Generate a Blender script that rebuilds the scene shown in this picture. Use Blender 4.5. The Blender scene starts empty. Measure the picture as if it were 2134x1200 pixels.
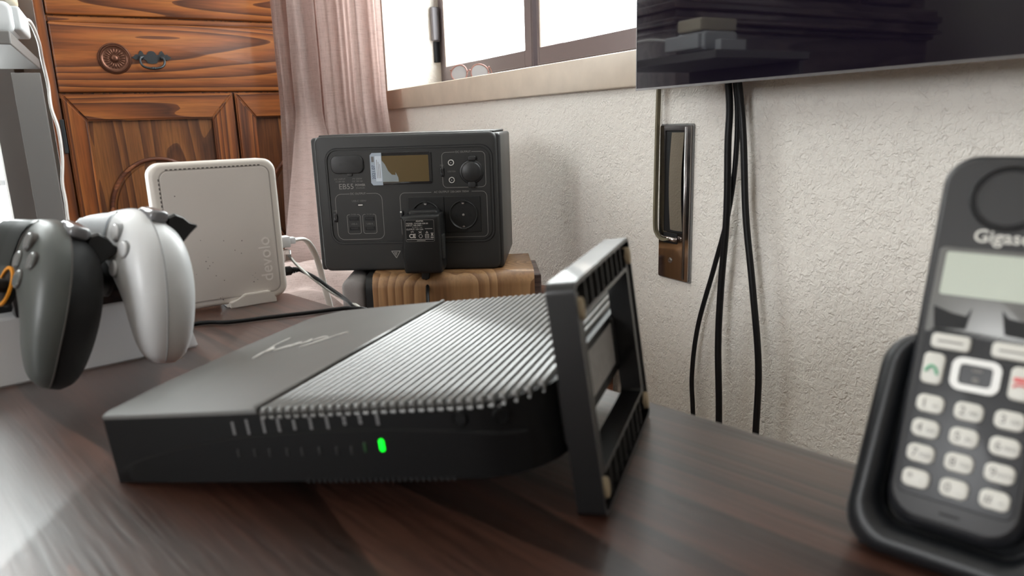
import bpy, bmesh, math, random
from mathutils import Vector, Matrix, noise
random.seed(4)
PI = math.pi
sc = bpy.context.scene
COL = sc.collection

# ------------------------------------------------------------------ camera, world, exposure
CAM_Z = 0.93
def camera():
    yaw, pitch, roll = 0.4881, 0.2273, -0.0315
    f = Vector((math.sin(yaw)*math.cos(pitch), math.cos(yaw)*math.cos(pitch), -math.sin(pitch)))
    r = Vector((math.cos(yaw), -math.sin(yaw), 0)); u = r.cross(f)
    c, s = math.cos(roll), math.sin(roll)
    r2 = c*r + s*u; u2 = -s*r + c*u
    cd = bpy.data.cameras.new('camera'); co = bpy.data.objects.new('camera', cd); COL.objects.link(co)
    co.matrix_world = Matrix(((r2.x, u2.x, -f.x, 0), (r2.y, u2.y, -f.y, 0), (r2.z, u2.z, -f.z, CAM_Z), (0, 0, 0, 1)))
    cd.sensor_width = 36; cd.lens = 1486/2134*36; cd.clip_start = 0.02
    cd.dof.use_dof = True; cd.dof.focus_distance = 1.05; cd.dof.aperture_fstop = 8.5; cd.dof.aperture_blades = 0
    sc.camera = co
camera()
sc.view_settings.view_transform = 'Standard'; sc.view_settings.look = 'None'
sc.view_settings.gamma = 1; sc.view_settings.use_curve_mapping = False
sc.view_settings.exposure = 0.97
w = bpy.data.worlds.new('World'); sc.world = w; w.use_nodes = True
w.node_tree.nodes['Background'].inputs[0].default_value = (0.97, 0.985, 1.0, 1)
w.node_tree.nodes['Background'].inputs[1].default_value = 8.0
sc.cycles.max_bounces = 10; sc.cycles.diffuse_bounces = 6; sc.cycles.glossy_bounces = 4
sc.cycles.transmission_bounces = 8; sc.cycles.transparent_max_bounces = 12
sc.cycles.caustics_reflective = False; sc.cycles.caustics_refractive = False
sc.cycles.sample_clamp_indirect = 6.0

def portal(name, loc, target, sx, sy, portal=True, power=0, col=(1, 1, 1)):
    ld = bpy.data.lights.new(name, 'AREA'); ld.shape = 'RECTANGLE'; ld.size = sx; ld.size_y = sy
    ld.energy = power; ld.color = col
    if portal: ld.cycles.is_portal = True
    o = bpy.data.objects.new(name, ld); COL.objects.link(o); o.location = loc
    o.rotation_euler = (Vector(target) - Vector(loc)).to_track_quat('-Z', 'Y').to_euler()
    return o
portal('window_portal', (0.93, 1.06, 1.62), (-1, 1.06, 1.62), 1.6, 1.2)
portal('balcony_portal', (-0.90, 2.50, 1.25), (-0.90, 0, 1.25), 1.2, 2.35)
portal('side_portal', (-2.62, -0.35, 1.65), (2, -0.35, 1.65), 0.9, 1.0)

# ------------------------------------------------------------------ materials
def nodes(name):
    m = bpy.data.materials.new(name); m.use_nodes = True
    return m, m.node_tree.nodes, m.node_tree.links, m.node_tree.nodes['Principled BSDF']
def mat(name, col, rough=0.5, metal=0.0, spec=0.5, bump=0.0, bscale=200.0, coat=0.0, emit=None, es=0.0, trans=0.0, var=0.0, vscale=6.0, ior=1.45):
    m, n, l, b = nodes(name)
    b.inputs['Base Color'].default_value = (*col, 1); b.inputs['Roughness'].default_value = rough
    b.inputs['Metallic'].default_value = metal; b.inputs['Specular IOR Level'].default_value = spec
    b.inputs['Coat Weight'].default_value = coat; b.inputs['Coat Roughness'].default_value = 0.08
    b.inputs['Transmission Weight'].default_value = trans; b.inputs['IOR'].default_value = ior
    if emit: b.inputs['Emission Color'].default_value = (*emit, 1); b.inputs['Emission Strength'].default_value = es
    tc = n.new('ShaderNodeTexCoord')
    if bump:
        t = n.new('ShaderNodeTexNoise'); t.inputs['Scale'].default_value = bscale; t.inputs['Detail'].default_value = 4
        l.new(tc.outputs['Object'], t.inputs['Vector'])
        bp = n.new('ShaderNodeBump'); bp.inputs['Strength'].default_value = bump; bp.inputs['Distance'].default_value = 0.001
        l.new(t.outputs['Fac'], bp.inputs['Height']); l.new(bp.outputs['Normal'], b.inputs['Normal'])
    if var:
        t = n.new('ShaderNodeTexNoise'); t.inputs['Scale'].default_value = vscale; t.inputs['Detail'].default_value = 5
        l.new(tc.outputs['Object'], t.inputs['Vector'])
        mx = n.new('ShaderNodeMix'); mx.data_type = 'RGBA'
        mx.inputs[6].default_value = (*[c*(1-var) for c in col], 1); mx.inputs[7].default_value = (*[min(1, c*(1+var)) for c in col], 1)
        l.new(t.outputs['Fac'], mx.inputs[0]); l.new(mx.outputs[2], b.inputs['Base Color'])
    return m
def wood(name, dark, mid, light, axis='X', freq=18.0, rough=0.35, stretch=0.12, distort=5.0, pore=0.5, coat=0.06, rot=0.0, seed=0.0, contrast=(0.25, 0.75), bumps=0.25, dust=0.0):
    """grain running along the given local axis: distorted bands plus fine pores"""
    m, n, l, b = nodes(name)
    tc = n.new('ShaderNodeTexCoord'); mp = n.new('ShaderNodeMapping')
    mp.inputs['Location'].default_value = (seed, seed*0.7, seed*0.3)
    mp.inputs['Rotation'].default_value = (0, 0, rot)
    l.new(tc.outputs['Object'], mp.inputs['Vector'])
    m2 = n.new('ShaderNodeMapping'); l.new(mp.outputs[0], m2.inputs['Vector'])
    s = {'X': (stretch, 1, 1), 'Y': (1, stretch, 1), 'Z': (1, 1, stretch)}[axis]
    m2.inputs['Scale'].default_value = s
    big = n.new('ShaderNodeTexNoise'); big.inputs['Scale'].default_value = 5.5; big.inputs['Detail'].default_value = 2.5
    big.inputs['Roughness'].default_value = 0.4
    l.new(m2.outputs[0], big.inputs['Vector'])
    mul = n.new('ShaderNodeMath'); mul.operation = 'MULTIPLY'; mul.inputs[1].default_value = freq
    l.new(big.outputs['Fac'], mul.inputs[0])
    fr = n.new('ShaderNodeMath'); fr.operation = 'FRACT'
    l.new(mul.outputs[0], fr.inputs[0])
    fine = n.new('ShaderNodeTexNoise'); fine.inputs['Scale'].default_value = 260; fine.inputs['Detail'].default_value = 3
    m3 = n.new('ShaderNodeMapping'); l.new(mp.outputs[0], m3.inputs['Vector'])
    s3 = {'X': (0.05, 1, 1), 'Y': (1, 0.05, 1), 'Z': (1, 1, 0.05)}[axis]; m3.inputs['Scale'].default_value = s3
    l.new(m3.outputs[0], fine.inputs['Vector'])
    ramp = n.new('ShaderNodeValToRGB'); e = ramp.color_ramp.elements
    e[0].position = 0.0; e[0].color = (*light, 1); e[1].position = 1.0; e[1].color = (*[a*0.6+b*0.4 for a, b in zip(dark, mid)], 1)
    k = e.new(0.45); k.color = (*mid, 1); k = e.new(0.93); k.color = (*dark, 1)
    l.new(fr.outputs[0], ramp.inputs['Fac'])
    pr = n.new('ShaderNodeValToRGB'); pe = pr.color_ramp.elements
    pe[0].position = 0.35; pe[0].color = (1-pore, 1-pore, 1-pore, 1); pe[1].position = 0.6; pe[1].color = (1, 1, 1, 1)
    l.new(fine.outputs['Fac'], pr.inputs['Fac'])
    mx = n.new('ShaderNodeMix'); mx.data_type = 'RGBA'; mx.blend_type = 'MULTIPLY'; mx.inputs[0].default_value = 1
    l.new(ramp.outputs['Color'], mx.inputs[6]); l.new(pr.outputs['Color'], mx.inputs[7])
    out = mx.outputs[2]
    if dust:
        dn = n.new('ShaderNodeTexNoise'); dn.inputs['Scale'].default_value = 900; dn.inputs['Detail'].default_value = 2
        l.new(tc.outputs['Object'], dn.inputs['Vector'])
        dr = n.new('ShaderNodeValToRGB'); dr.color_ramp.elements[0].position = 0.66; dr.color_ramp.elements[1].position = 0.78
        l.new(dn.outputs['Fac'], dr.inputs['Fac'])
        mm = n.new('ShaderNodeMath'); mm.operation = 'MULTIPLY'; mm.inputs[1].default_value = dust; l.new(dr.outputs['Color'], mm.inputs[0])
        d2 = n.new('ShaderNodeMix'); d2.data_type = 'RGBA'; d2.inputs[7].default_value = (0.45, 0.38, 0.33, 1)
        l.new(mm.outputs[0], d2.inputs[0]); l.new(out, d2.inputs[6]); out = d2.outputs[2]
    l.new(out, b.inputs['Base Color'])
    b.inputs['Roughness'].default_value = rough; b.inputs['Coat Weight'].default_value = coat; b.inputs['Coat Roughness'].default_value = 0.33 if coat > 0.5 else 0.25
    bp = n.new('ShaderNodeBump'); bp.inputs['Strength'].default_value = bumps; bp.inputs['Distance'].default_value = 0.0006
    add = n.new('ShaderNodeMath'); add.operation = 'ADD'; l.new(pr.outputs['Color'], add.inputs[0]); l.new(fr.outputs[0], add.inputs[1])
    l.new(add.outputs[0], bp.inputs['Height']); l.new(bp.outputs['Normal'], b.inputs['Normal'])
    return m
def plaster(name, col, scale=170.0, strength=0.55, dist=0.0022):
    m, n, l, b = nodes(name)
    tc = n.new('ShaderNodeTexCoord')
    t = n.new('ShaderNodeTexNoise'); t.inputs['Scale'].default_value = scale; t.inputs['Detail'].default_value = 2.2; t.inputs['Distortion'].default_value = 0.9
    v = n.new('ShaderNodeTexVoronoi'); v.inputs['Scale'].default_value = scale*0.62; v.feature = 'SMOOTH_F1'
    l.new(tc.outputs['Object'], t.inputs['Vector'])
    dm = n.new('ShaderNodeVectorMath'); dm.operation = 'MULTIPLY_ADD'; dm.inputs[1].default_value = (0.02, 0.02, 0.02)
    l.new(t.outputs['Color'], dm.inputs[0]); l.new(tc.outputs['Object'], dm.inputs[2]); l.new(dm.outputs[0], v.inputs['Vector'])
    add = n.new('ShaderNodeMath'); add.operation = 'ADD'; l.new(t.outputs['Fac'], add.inputs[0]); l.new(v.outputs['Distance'], add.inputs[1])
    bp = n.new('ShaderNodeBump'); bp.inputs['Strength'].default_value = strength; bp.inputs['Distance'].default_value = dist
    l.new(add.outputs[0], bp.inputs['Height']); l.new(bp.outputs['Normal'], b.inputs['Normal'])
    b.inputs['Base Color'].default_value = (*col, 1); b.inputs['Roughness'].default_value = 0.75
    return m

M = {}
M['plaster'] = plaster('white_stucco_paint', (0.82, 0.785, 0.73), 185, 0.72, 0.0025)
M['plain'] = mat('plain_wall_paint', (0.78, 0.76, 0.72), 0.8)
M['taupe'] = mat('taupe_wall_paint', (0.60, 0.57, 0.53), 0.8)
M['ext'] = plaster('exterior_stucco', (0.85, 0.86, 0.84), 60, 0.8, 0.006)
M['floor'] = mat('floor_tile', (0.22, 0.15, 0.10), 0.4, var=0.1)
M['marble'] = mat('cream_marble', (0.62, 0.53, 0.435), 0.4, var=0.16, vscale=26, bump=0.05, bscale=90)
M['alu'] = mat('dark_window_metal', (0.17, 0.14, 0.145), 0.42, metal=0.35, bump=0.02)
M['alu_lit'] = mat('lit_leaf_face', (0.62, 0.52, 0.45), 0.5)  # same leaf as the dark metal; daylight on its side painted as beige
M['hingegrey'] = mat('grey_hinge', (0.15, 0.14, 0.15), 0.45, metal=0.3)
def pane_mat():
    m, n, l, b = nodes('window_glass')
    t = n.new('ShaderNodeBsdfTransparent'); g = n.new('ShaderNodeBsdfGlossy'); g.inputs['Roughness'].default_value = 0.02
    t.inputs['Color'].default_value = (0.95, 0.97, 0.96, 1)
    x = n.new('ShaderNodeMixShader'); x.inputs[0].default_value = 0.06
    l.new(t.outputs[0], x.inputs[1]); l.new(g.outputs[0], x.inputs[2]); l.new(x.outputs[0], n['Material Output'].inputs['Surface'])
    return m
M['glass'] = pane_mat()
OAKD, OAKM, OAKL = (0.065, 0.016, 0.004), (0.225, 0.062, 0.013), (0.325, 0.108, 0.024)
M['oak_h'] = wood('oak_grain_across', OAKD, OAKM, OAKL, 'X', 26, 0.38, 0.085, seed=1.33, pore=0.3)
M['oak_h2'] = wood('oak_grain_across_b', OAKD, OAKM, OAKL, 'X', 40, 0.38, 0.05, seed=4.1, pore=0.3)
M['oak_v'] = wood('oak_grain_upright', OAKD, OAKM, OAKL, 'Z', 30, 0.38, 0.05, seed=2.2, pore=0.3)
M['oak_panel'] = wood('oak_panel', (0.075, 0.023, 0.007), (0.15, 0.050, 0.014), (0.23, 0.085, 0.022), 'Z', 16, 0.4, 0.12, seed=7.2, pore=0.35)
M['oak_red'] = wood('reddish_oak', (0.10, 0.03, 0.015), (0.22, 0.075, 0.035), (0.30, 0.11, 0.05), 'X', 10, 0.4, 0.1, seed=3)
M['table'] = wood('dark_table_wood', (0.024, 0.009, 0.005), (0.068, 0.026, 0.016), (0.096, 0.040, 0.026), 'X', 22, 0.45, 0.07, seed=5.5, pore=0.45, coat=1.0, rot=math.atan2(0.96, -0.28)*-1+PI, contrast=(0.3, 0.8), bumps=0.55, dust=0.35)
M['walnut'] = wood('walnut_veneer', (0.20, 0.098, 0.042), (0.34, 0.185, 0.085), (0.42, 0.245, 0.12), 'Z', 30, 0.40, 0.04, seed=9.4, pore=0.2)
M['darkwood'] = wood('near_black_wood', (0.08, 0.05, 0.05), (0.18, 0.13, 0.125), (0.26, 0.19, 0.18), 'X', 12, 0.35, 0.1, seed=8)
M['bronze'] = mat('aged_bronze', (0.14, 0.062, 0.040), 0.33, metal=0.75)
M['iron'] = mat('dark_iron', (0.06, 0.065, 0.07), 0.38, metal=0.9, bump=0.1, bscale=300)
M['station'] = mat('charcoal_shell', (0.025, 0.025, 0.025), 0.48, bump=0.06, bscale=900)
M['station2'] = mat('charcoal_panel', (0.021, 0.021, 0.021), 0.42)
M['stationside'] = mat('black_side_cap', (0.020, 0.020, 0.021), 0.40)
M['black'] = mat('matt_black_plastic', (0.010, 0.010, 0.0105), 0.45, spec=0.45)
M['deep'] = mat('deep_black', (0.004, 0.004, 0.005), 0.6)
M['gloss'] = mat('gloss_black', (0.012, 0.012, 0.014), 0.12, coat=0.5)
M['ink'] = mat('grey_print', (0.26, 0.25, 0.24), 0.5)
M['ink_dim'] = mat('dim_print', (0.16, 0.155, 0.15), 0.5)
M['ink_pale'] = mat('pale_print', (0.62, 0.60, 0.58), 0.5)
M['ink_blue'] = mat('navy_print', (0.02, 0.03, 0.09), 0.5)
M['metal'] = mat('bright_metal', (0.62, 0.62, 0.62), 0.25, metal=1)
M['chrome'] = mat('chrome_plate', (0.50, 0.46, 0.45), 0.09, metal=1)
M['lcd'] = mat('lcd_reflection_brown', (0.115, 0.078, 0.030), 0.35, spec=0.3)  # olive brown is the oak cabinet's reflection put into the colour
M['film'] = mat('protective_film', (0.40, 0.47, 0.56), 0.18)
M['film_clear'] = mat('film_haze', (0.27, 0.31, 0.33), 0.15)
M['sticker'] = mat('white_sticker', (0.62, 0.69, 0.78), 0.4)
M['repeater'] = mat('warm_white_plastic', (0.66, 0.61, 0.56), 0.42)
M['repeater_face'] = mat('warm_white_face', (0.60, 0.55, 0.51), 0.45, bump=0.05, bscale=1200)
M['gap'] = mat('shadow_gap_plastic', (0.09, 0.08, 0.075), 0.7)
M['groove'] = mat('box_groove', (0.43, 0.39, 0.36), 0.6)
M['groove2'] = mat('seam_plastic', (0.33, 0.34, 0.35), 0.6)
M['emboss'] = mat('embossed_white', (0.76, 0.71, 0.67), 0.3)
M['speck'] = mat('dust_speck', (0.06, 0.045, 0.04), 0.8)
M['white_plastic'] = mat('white_plastic', (0.74, 0.75, 0.77), 0.36)
M['white_shell'] = mat('white_controller_shell', (0.76, 0.78, 0.80), 0.33)
M['grey_shell'] = mat('grey_controller_shell', (0.088, 0.097, 0.093), 0.38)
M['grey_pad'] = mat('grey_pad', (0.07, 0.077, 0.075), 0.42)
M['grey_button'] = mat('clear_grey_button', (0.16, 0.17, 0.165), 0.16, coat=0.6)
M['white_button'] = mat('clear_white_button', (0.74, 0.75, 0.77), 0.2, coat=0.4)
M['rubber'] = mat('textured_black_grip', (0.013, 0.013, 0.014), 0.55, bump=0.8, bscale=1500)
M['trigger_top'] = mat('glossy_grey_trigger', (0.17, 0.17, 0.18), 0.16, coat=0.6)
M['orange'] = mat('orange_ring', (0.85, 0.33, 0.03), 0.35)
M['cream'] = mat('cream_plastic', (0.52, 0.46, 0.35), 0.45)
M['pale'] = mat('pale_lacquer', (0.50, 0.51, 0.52), 0.35)
M['pale_'] = mat('white_door_frame', (0.74, 0.76, 0.78), 0.4)
M['shade_grey'] = mat('shelf_shade_grey', (0.15, 0.143, 0.138), 0.5)  # grey stands in for the shade on the shelf unit
M['cable_white'] = mat('white_cable', (0.78, 0.76, 0.73), 0.35)
M['cable_grey'] = mat('grey_cable', (0.42, 0.41, 0.37), 0.35)
M['cable_black'] = mat('black_cable', (0.007, 0.007, 0.008), 0.38, spec=0.3)
M['clear'] = mat('clear_plastic', (0.85, 0.85, 0.83), 0.12, trans=0.75)
M['router'] = mat('router_top_dust_sheen', (0.075, 0.074, 0.070), 0.50, spec=1.0, var=0.12, vscale=30)  # paler than the front: dust, plus grazing window sheen put into the colour
M['rib'] = mat('router_rib_sheen', (0.12, 0.12, 0.116), 0.34, spec=1.0, coat=0.6)  # base colour raised to imitate the window reflected along the ribs
M['router_front'] = mat('router_front', (0.004, 0.004, 0.0043), 0.45, spec=0.2)
M['router_mark'] = mat('router_mark', (0.19, 0.19, 0.195), 0.5)
M['emblem'] = mat('emblem_painted_shine', (0.66, 0.65, 0.62), 0.3, spec=0.8)  # pale colour imitates the shine of the embossed strokes
M['led'] = mat('green_led', (0.0, 0.35, 0.02), 0.4, emit=(0.0, 1.0, 0.02), es=1.3)
M['led_dim'] = mat('dim_green_led', (0.01, 0.05, 0.012), 0.4)
M['standblack'] = mat('stand_black_plastic', (0.006, 0.006, 0.0065), 0.42, spec=0.35, coat=0.3)
M['pad'] = mat('beige_rubber_foot', (0.46, 0.38, 0.26), 0.7)
M['label'] = mat('grey_label', (0.34, 0.33, 0.32), 0.5, var=0.25, vscale=180)
M['phone'] = mat('phone_case', (0.013, 0.014, 0.017), 0.36)
M['phone_face'] = mat('phone_face', (0.032, 0.032, 0.034), 0.42)
M['phone_bar'] = mat('phone_silver_bar', (0.16, 0.16, 0.155), 0.3, metal=0.3)
M['cradle'] = mat('cradle_case', (0.010, 0.011, 0.013), 0.40)
M['key'] = mat('phone_key', (0.72, 0.71, 0.66), 0.4)
M['key_ink'] = mat('key_ink', (0.22, 0.21, 0.20), 0.6)
M['green_ink'] = mat('green_ink', (0.10, 0.42, 0.24), 0.6)
M['red_ink'] = mat('red_ink', (0.75, 0.16, 0.16), 0.6)
M['nav'] = mat('nav_ring', (0.86, 0.86, 0.84), 0.35)
M['phone_lcd'] = mat('phone_lcd', (0.55, 0.60, 0.52), 0.25)
M['strap'] = mat('woven_strap', (0.17, 0.15, 0.10), 0.85, bump=0.9, bscale=600)
M['strap_dark'] = mat('coiled_strap', (0.16, 0.135, 0.10), 0.85, bump=1.0, bscale=420)
M['tv'] = mat('tv_glass', (0.005, 0.0035, 0.009), 0.03, spec=0.75)
M['tv_edge'] = mat('tv_rim', (0.20, 0.19, 0.19), 0.3, metal=0.8)
M['brass'] = mat('pinkish_rim', (0.30, 0.16, 0.14), 0.3, metal=0.6)
M['lens'] = mat('spectacle_lens', (0.75, 0.76, 0.8), 0.05, trans=0.6)

def curtain_mat():
    m, n, l, b = nodes('blush_linen')
    tc = n.new('ShaderNodeTexCoord')
    a = n.new('ShaderNodeTexNoise'); a.inputs['Scale'].default_value = 90; a.inputs['Detail'].default_value = 3
    mp = n.new('ShaderNodeMapping'); mp.inputs['Scale'].default_value = (9, 9, 0.5); l.new(tc.outputs['Object'], mp.inputs['Vector']); l.new(mp.outputs[0], a.inputs['Vector'])
    c = n.new('ShaderNodeTexNoise'); c.inputs['Scale'].default_value = 90; c.inputs['Detail'].default_value = 3
    mq = n.new('ShaderNodeMapping'); mq.inputs['Scale'].default_value = (0.5, 0.5, 9); l.new(tc.outputs['Object'], mq.inputs['Vector']); l.new(mq.outputs[0], c.inputs['Vector'])
    ad = n.new('ShaderNodeMath'); ad.operation = 'ADD'; l.new(a.outputs['Fac'], ad.inputs[0]); l.new(c.outputs['Fac'], ad.inputs[1])
    r = n.new('ShaderNodeValToRGB'); r.color_ramp.elements[0].position = 0.8; r.color_ramp.elements[0].color = (0.47, 0.37, 0.34, 1)
    r.color_ramp.elements[1].position = 1.15; r.color_ramp.elements[1].color = (0.64, 0.53, 0.50, 1); l.new(ad.outputs[0], r.inputs['Fac'])
    bp = n.new('ShaderNodeBump'); bp.inputs['Strength'].default_value = 0.25; bp.inputs['Distance'].default_value = 0.0008
    l.new(ad.outputs[0], bp.inputs['Height'])
    b.inputs['Roughness'].default_value = 0.85; b.inputs['Specular IOR Level'].default_value = 0.15
    l.new(r.outputs['Color'], b.inputs['Base Color']); l.new(bp.outputs['Normal'], b.inputs['Normal'])
    tr = n.new('ShaderNodeBsdfTranslucent'); tr.inputs['Color'].default_value = (0.70, 0.55, 0.52, 1)
    ms = n.new('ShaderNodeMixShader'); ms.inputs[0].default_value = 0.3
    l.new(b.outputs[0], ms.inputs[1]); l.new(tr.outputs[0], ms.inputs[2]); l.new(ms.outputs[0], n['Material Output'].inputs['Surface'])
    return m
M['curtain'] = curtain_mat()

# ------------------------------------------------------------------ builders
def tag(o, label=None, cat=None, group=None, kind=None):
    if label: o['label'] = label
    if cat: o['category'] = cat
    if group: o['group'] = group
    if kind: o['kind'] = kind
    return o
def frame(origin, x, y, z):
    return Matrix(((x[0], y[0], z[0], origin[0]), (x[1], y[1], z[1], origin[1]), (x[2], y[2], z[2], origin[2]), (0, 0, 0, 1)))
def thing(name, label, cat, mw=Matrix(), group=None):
    o = bpy.data.objects.new(name, None); COL.objects.link(o); o.empty_display_size = 0.02
    o.matrix_world = mw
    return tag(o, label, cat, group)
def obj(name, bm, m, parent=None, smooth=None, label=None):
    me = bpy.data.meshes.new(name)
    bmesh.ops.recalc_face_normals(bm, faces=bm.faces)
    bm.to_mesh(me); bm.free()
    ms = m if isinstance(m, (list, tuple)) else [m]
    for k in ms: me.materials.append(M[k] if isinstance(k, str) else k)
    o = bpy.data.objects.new(name, me); COL.objects.link(o)
    if parent is not None: o.parent = parent
    if smooth is not None:
        me.shade_smooth()
        if smooth < 179: me.set_sharp_from_angle(angle=math.radians(smooth))
    if label: o['label'] = label
    return o
def share(o, name, parent, loc=(0, 0, 0), rot=(0, 0, 0), scale=(1, 1, 1)):
    c = o.copy(); c.name = name; COL.objects.link(c); c.parent = parent; c.location = loc; c.rotation_euler = rot; c.scale = scale
    return c
def box(bm, lo, hi, bev=0.0, seg=2, mw=None):
    r = bmesh.ops.create_cube(bm, size=1)
    vs = r['verts']
    for v in vs:
        v.co = Vector(((lo[i]+hi[i])/2 + v.co[i]*(hi[i]-lo[i]) for i in range(3)))
    if bev > 0:
        es = list({e for v in vs for e in v.link_edges})
        rr = bmesh.ops.bevel(bm, geom=es, offset=bev, segments=seg, affect='EDGES', profile=0.5)
        vs = list({v for f in rr['faces'] for v in f.verts} | {v for v in vs if v.is_valid})
    if mw is not None:
        bmesh.ops.transform(bm, matrix=mw, verts=vs)
    return bm
def B(lo, hi, bev=0.0, seg=2):
    return box(bmesh.new(), lo, hi, bev, seg)
def rr(x0, z0, x1, z1, r, n=6):
    pts = []
    for cx, cz, a0 in ((x1-r, z1-r, 0), (x0+r, z1-r, PI/2), (x0+r, z0+r, PI), (x1-r, z0+r, 3*PI/2)):
        for k in range(n+1):
            a = a0 + PI/2*k/n; pts.append((cx+r*math.cos(a), cz+r*math.sin(a)))
    return pts
def circ(cx, cz, r, n=28, rz=None):
    return [(cx+r*math.cos(2*PI*k/n), cz+(rz or r)*math.sin(2*PI*k/n)) for k in range(n)]
def inset(pts, d):
    """shrink a closed convex outline by d"""
    n = len(pts); cx = sum(p[0] for p in pts)/n; cz = sum(p[1] for p in pts)/n
    x0 = min(p[0] for p in pts); x1 = max(p[0] for p in pts); z0 = min(p[1] for p in pts); z1 = max(p[1] for p in pts)
    sx = (x1-x0-2*d)/(x1-x0); sz = (z1-z0-2*d)/(z1-z0); mx, mz = (x0+x1)/2, (z0+z1)/2
    return [(mx+(p[0]-mx)*sx, mz+(p[1]-mz)*sz) for p in pts]
def slab(bm, pts, y0, y1, bev=0.0, seg=3, plane='XZ', back=0.0):
    """outline pts extruded from y0 (front, towards -Y) to y1, front edge rounded by bev (and back edge by back)"""
    rings = []
    if bev > 0:
        for k in range(seg+1):
            a = PI/2*k/seg; rings.append((inset(pts, bev*(1-math.sin(a))), y0+bev*(1-math.cos(a))))
    else: rings.append((pts, y0))
    if back > 0:
        for k in range(seg+1):
            a = PI/2*k/seg; rings.append((inset(pts, back*(1-math.cos(a))), y1-back*(1-math.sin(a))))
    else: rings.append((pts, y1))
    def P(p, y): return (p[0], y, p[1]) if plane == 'XZ' else (p[0], p[1], y)
    vr = [[bm.verts.new(P(p, y)) for p in ps] for ps, y in rings]
    n = len(pts)
    for a, b in zip(vr, vr[1:]):
        for i in range(n): bm.faces.new((a[i], a[(i+1) % n], b[(i+1) % n], b[i]))
    bm.faces.new(vr[0]); bm.faces.new(vr[-1][::-1])
    return bm
def S(pts, y0, y1, bev=0.0, seg=3, plane='XZ', back=0.0):
    return slab(bmesh.new(), pts, y0, y1, bev, seg, plane, back)
def ring(bm, outer, inner, y0, y1, plane='XZ'):
    def P(p, y): return (p[0], y, p[1]) if plane == 'XZ' else (p[0], p[1], y)
    n = len(outer)
    a = [bm.verts.new(P(p, y0)) for p in outer]; b = [bm.verts.new(P(p, y0)) for p in inner]
    c = [bm.verts.new(P(p, y1)) for p in outer]; d = [bm.verts.new(P(p, y1)) for p in inner]
    for i in range(n):
        j = (i+1) % n
        bm.faces.new((a[i], a[j], b[j], b[i])); bm.faces.new((c[i], d[i], d[j], c[j]))
        bm.faces.new((a[i], c[i], c[j], a[j])); bm.faces.new((b[i], b[j], d[j], d[i]))
    return bm
def catmull(pts, sub=8):
    P = [Vector(p) for p in pts]; P = [2*P[0]-P[1]] + P + [2*P[-1]-P[-2]]; out = []
    for i in range(1, len(P)-2):
        for k in range(sub):
            t = k/sub
            out.append(0.5*((2*P[i]) + (-P[i-1]+P[i+1])*t + (2*P[i-1]-5*P[i]+4*P[i+1]-P[i+2])*t*t + (-P[i-1]+3*P[i]-3*P[i+1]+P[i+2])*t*t*t))
    out.append(P[-2]); return out
def tube(bm, pts, r, n=10, sub=8, closed=False, flat=1.0):
    """round tube along points; r is a number or a function of t"""
    P = catmull(pts, sub) if sub > 1 else [Vector(p) for p in pts]
    prev = None; rows = []
    for i, p in enumerate(P):
        t = (P[min(i+1, len(P)-1)] - P[max(i-1, 0)]).normalized()
        if prev is None:
            up = Vector((0, 0, 1)) if abs(t.z) < 0.9 else Vector((1, 0, 0)); s = t.cross(up).normalized()
        else: s = (prev - t*prev.dot(t)).normalized()
        prev = s; u = t.cross(s); rad = r(i/(len(P)-1)) if callable(r) else r
        rows.append([bm.verts.new(p + s*math.cos(2*PI*k/n)*rad + u*math.sin(2*PI*k/n)*rad*flat) for k in range(n)])
    for a, b in zip(rows, rows[1:]):
        for k in range(n): bm.faces.new((a[k], a[(k+1) % n], b[(k+1) % n], b[k]))
    if not closed: bm.faces.new(rows[0][::-1]); bm.faces.new(rows[-1])
    else:
        for k in range(n): bm.faces.new((rows[-1][k], rows[-1][(k+1) % n], rows[0][(k+1) % n], rows[0][k]))
    return bm
def T(pts, r, n=10, sub=8, closed=False, flat=1.0): return tube(bmesh.new(), pts, r, n, sub, closed, flat)
def lathe(prof, mw=None, n=40, axis='Y'):
    """profile of (radius, offset) turned about a local axis"""
    bm = bmesh.new(); rows = []
    for r, h in prof:
        row = []
        for k in range(n):
            a = 2*PI*k/n; c, s = r*math.cos(a), r*math.sin(a)
            row.append(bm.verts.new((c, h, s) if axis == 'Y' else (c, s, h)))
        rows.append(row)
    for a, b in zip(rows, rows[1:]):
        for k in range(n): bm.faces.new((a[k], a[(k+1) % n], b[(k+1) % n], b[k]))
    bm.faces.new(rows[0][::-1]); bm.faces.new(rows[-1])
    if mw is not None: bmesh.ops.transform(bm, matrix=mw, verts=bm.verts)
    bmesh.ops.remove_doubles(bm, verts=bm.verts, dist=1e-6)
    return bm
def tr(x, y, z): return Matrix.Translation((x, y, z))
def text(s, size, m, parent, x, z, y, align='CENTER', rot=0.0, depth=0.00008, name='lettering', bold=0.0, flatplane='XZ', sx=1.0, label=None):
    """raised lettering in the local XZ plane facing -Y (or XY facing +Z)"""
    cu = bpy.data.curves.new('t', 'FONT'); cu.body = s; cu.size = size; cu.align_x = align; cu.align_y = 'CENTER'
    cu.extrude = depth; cu.offset = bold; cu.resolution_u = 3
    t = bpy.data.objects.new('t', cu); COL.objects.link(t)
    me = bpy.data.meshes.new_from_object(t); bpy.data.objects.remove(t); bpy.data.curves.remove(cu)
    mx = Matrix.Scale(sx, 4, (1, 0, 0))
    mx = Matrix.Rotation(rot, 4, 'Z') @ mx
    if flatplane == 'XZ': mx = Matrix.Rotation(PI/2, 4, 'X') @ mx
    me.transform(tr(x, y, z) @ mx)
    me.materials.append(M[m])
    o = bpy.data.objects.new(name, me); COL.objects.link(o); o.parent = parent
    if label: o['label'] = label
    return o

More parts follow.
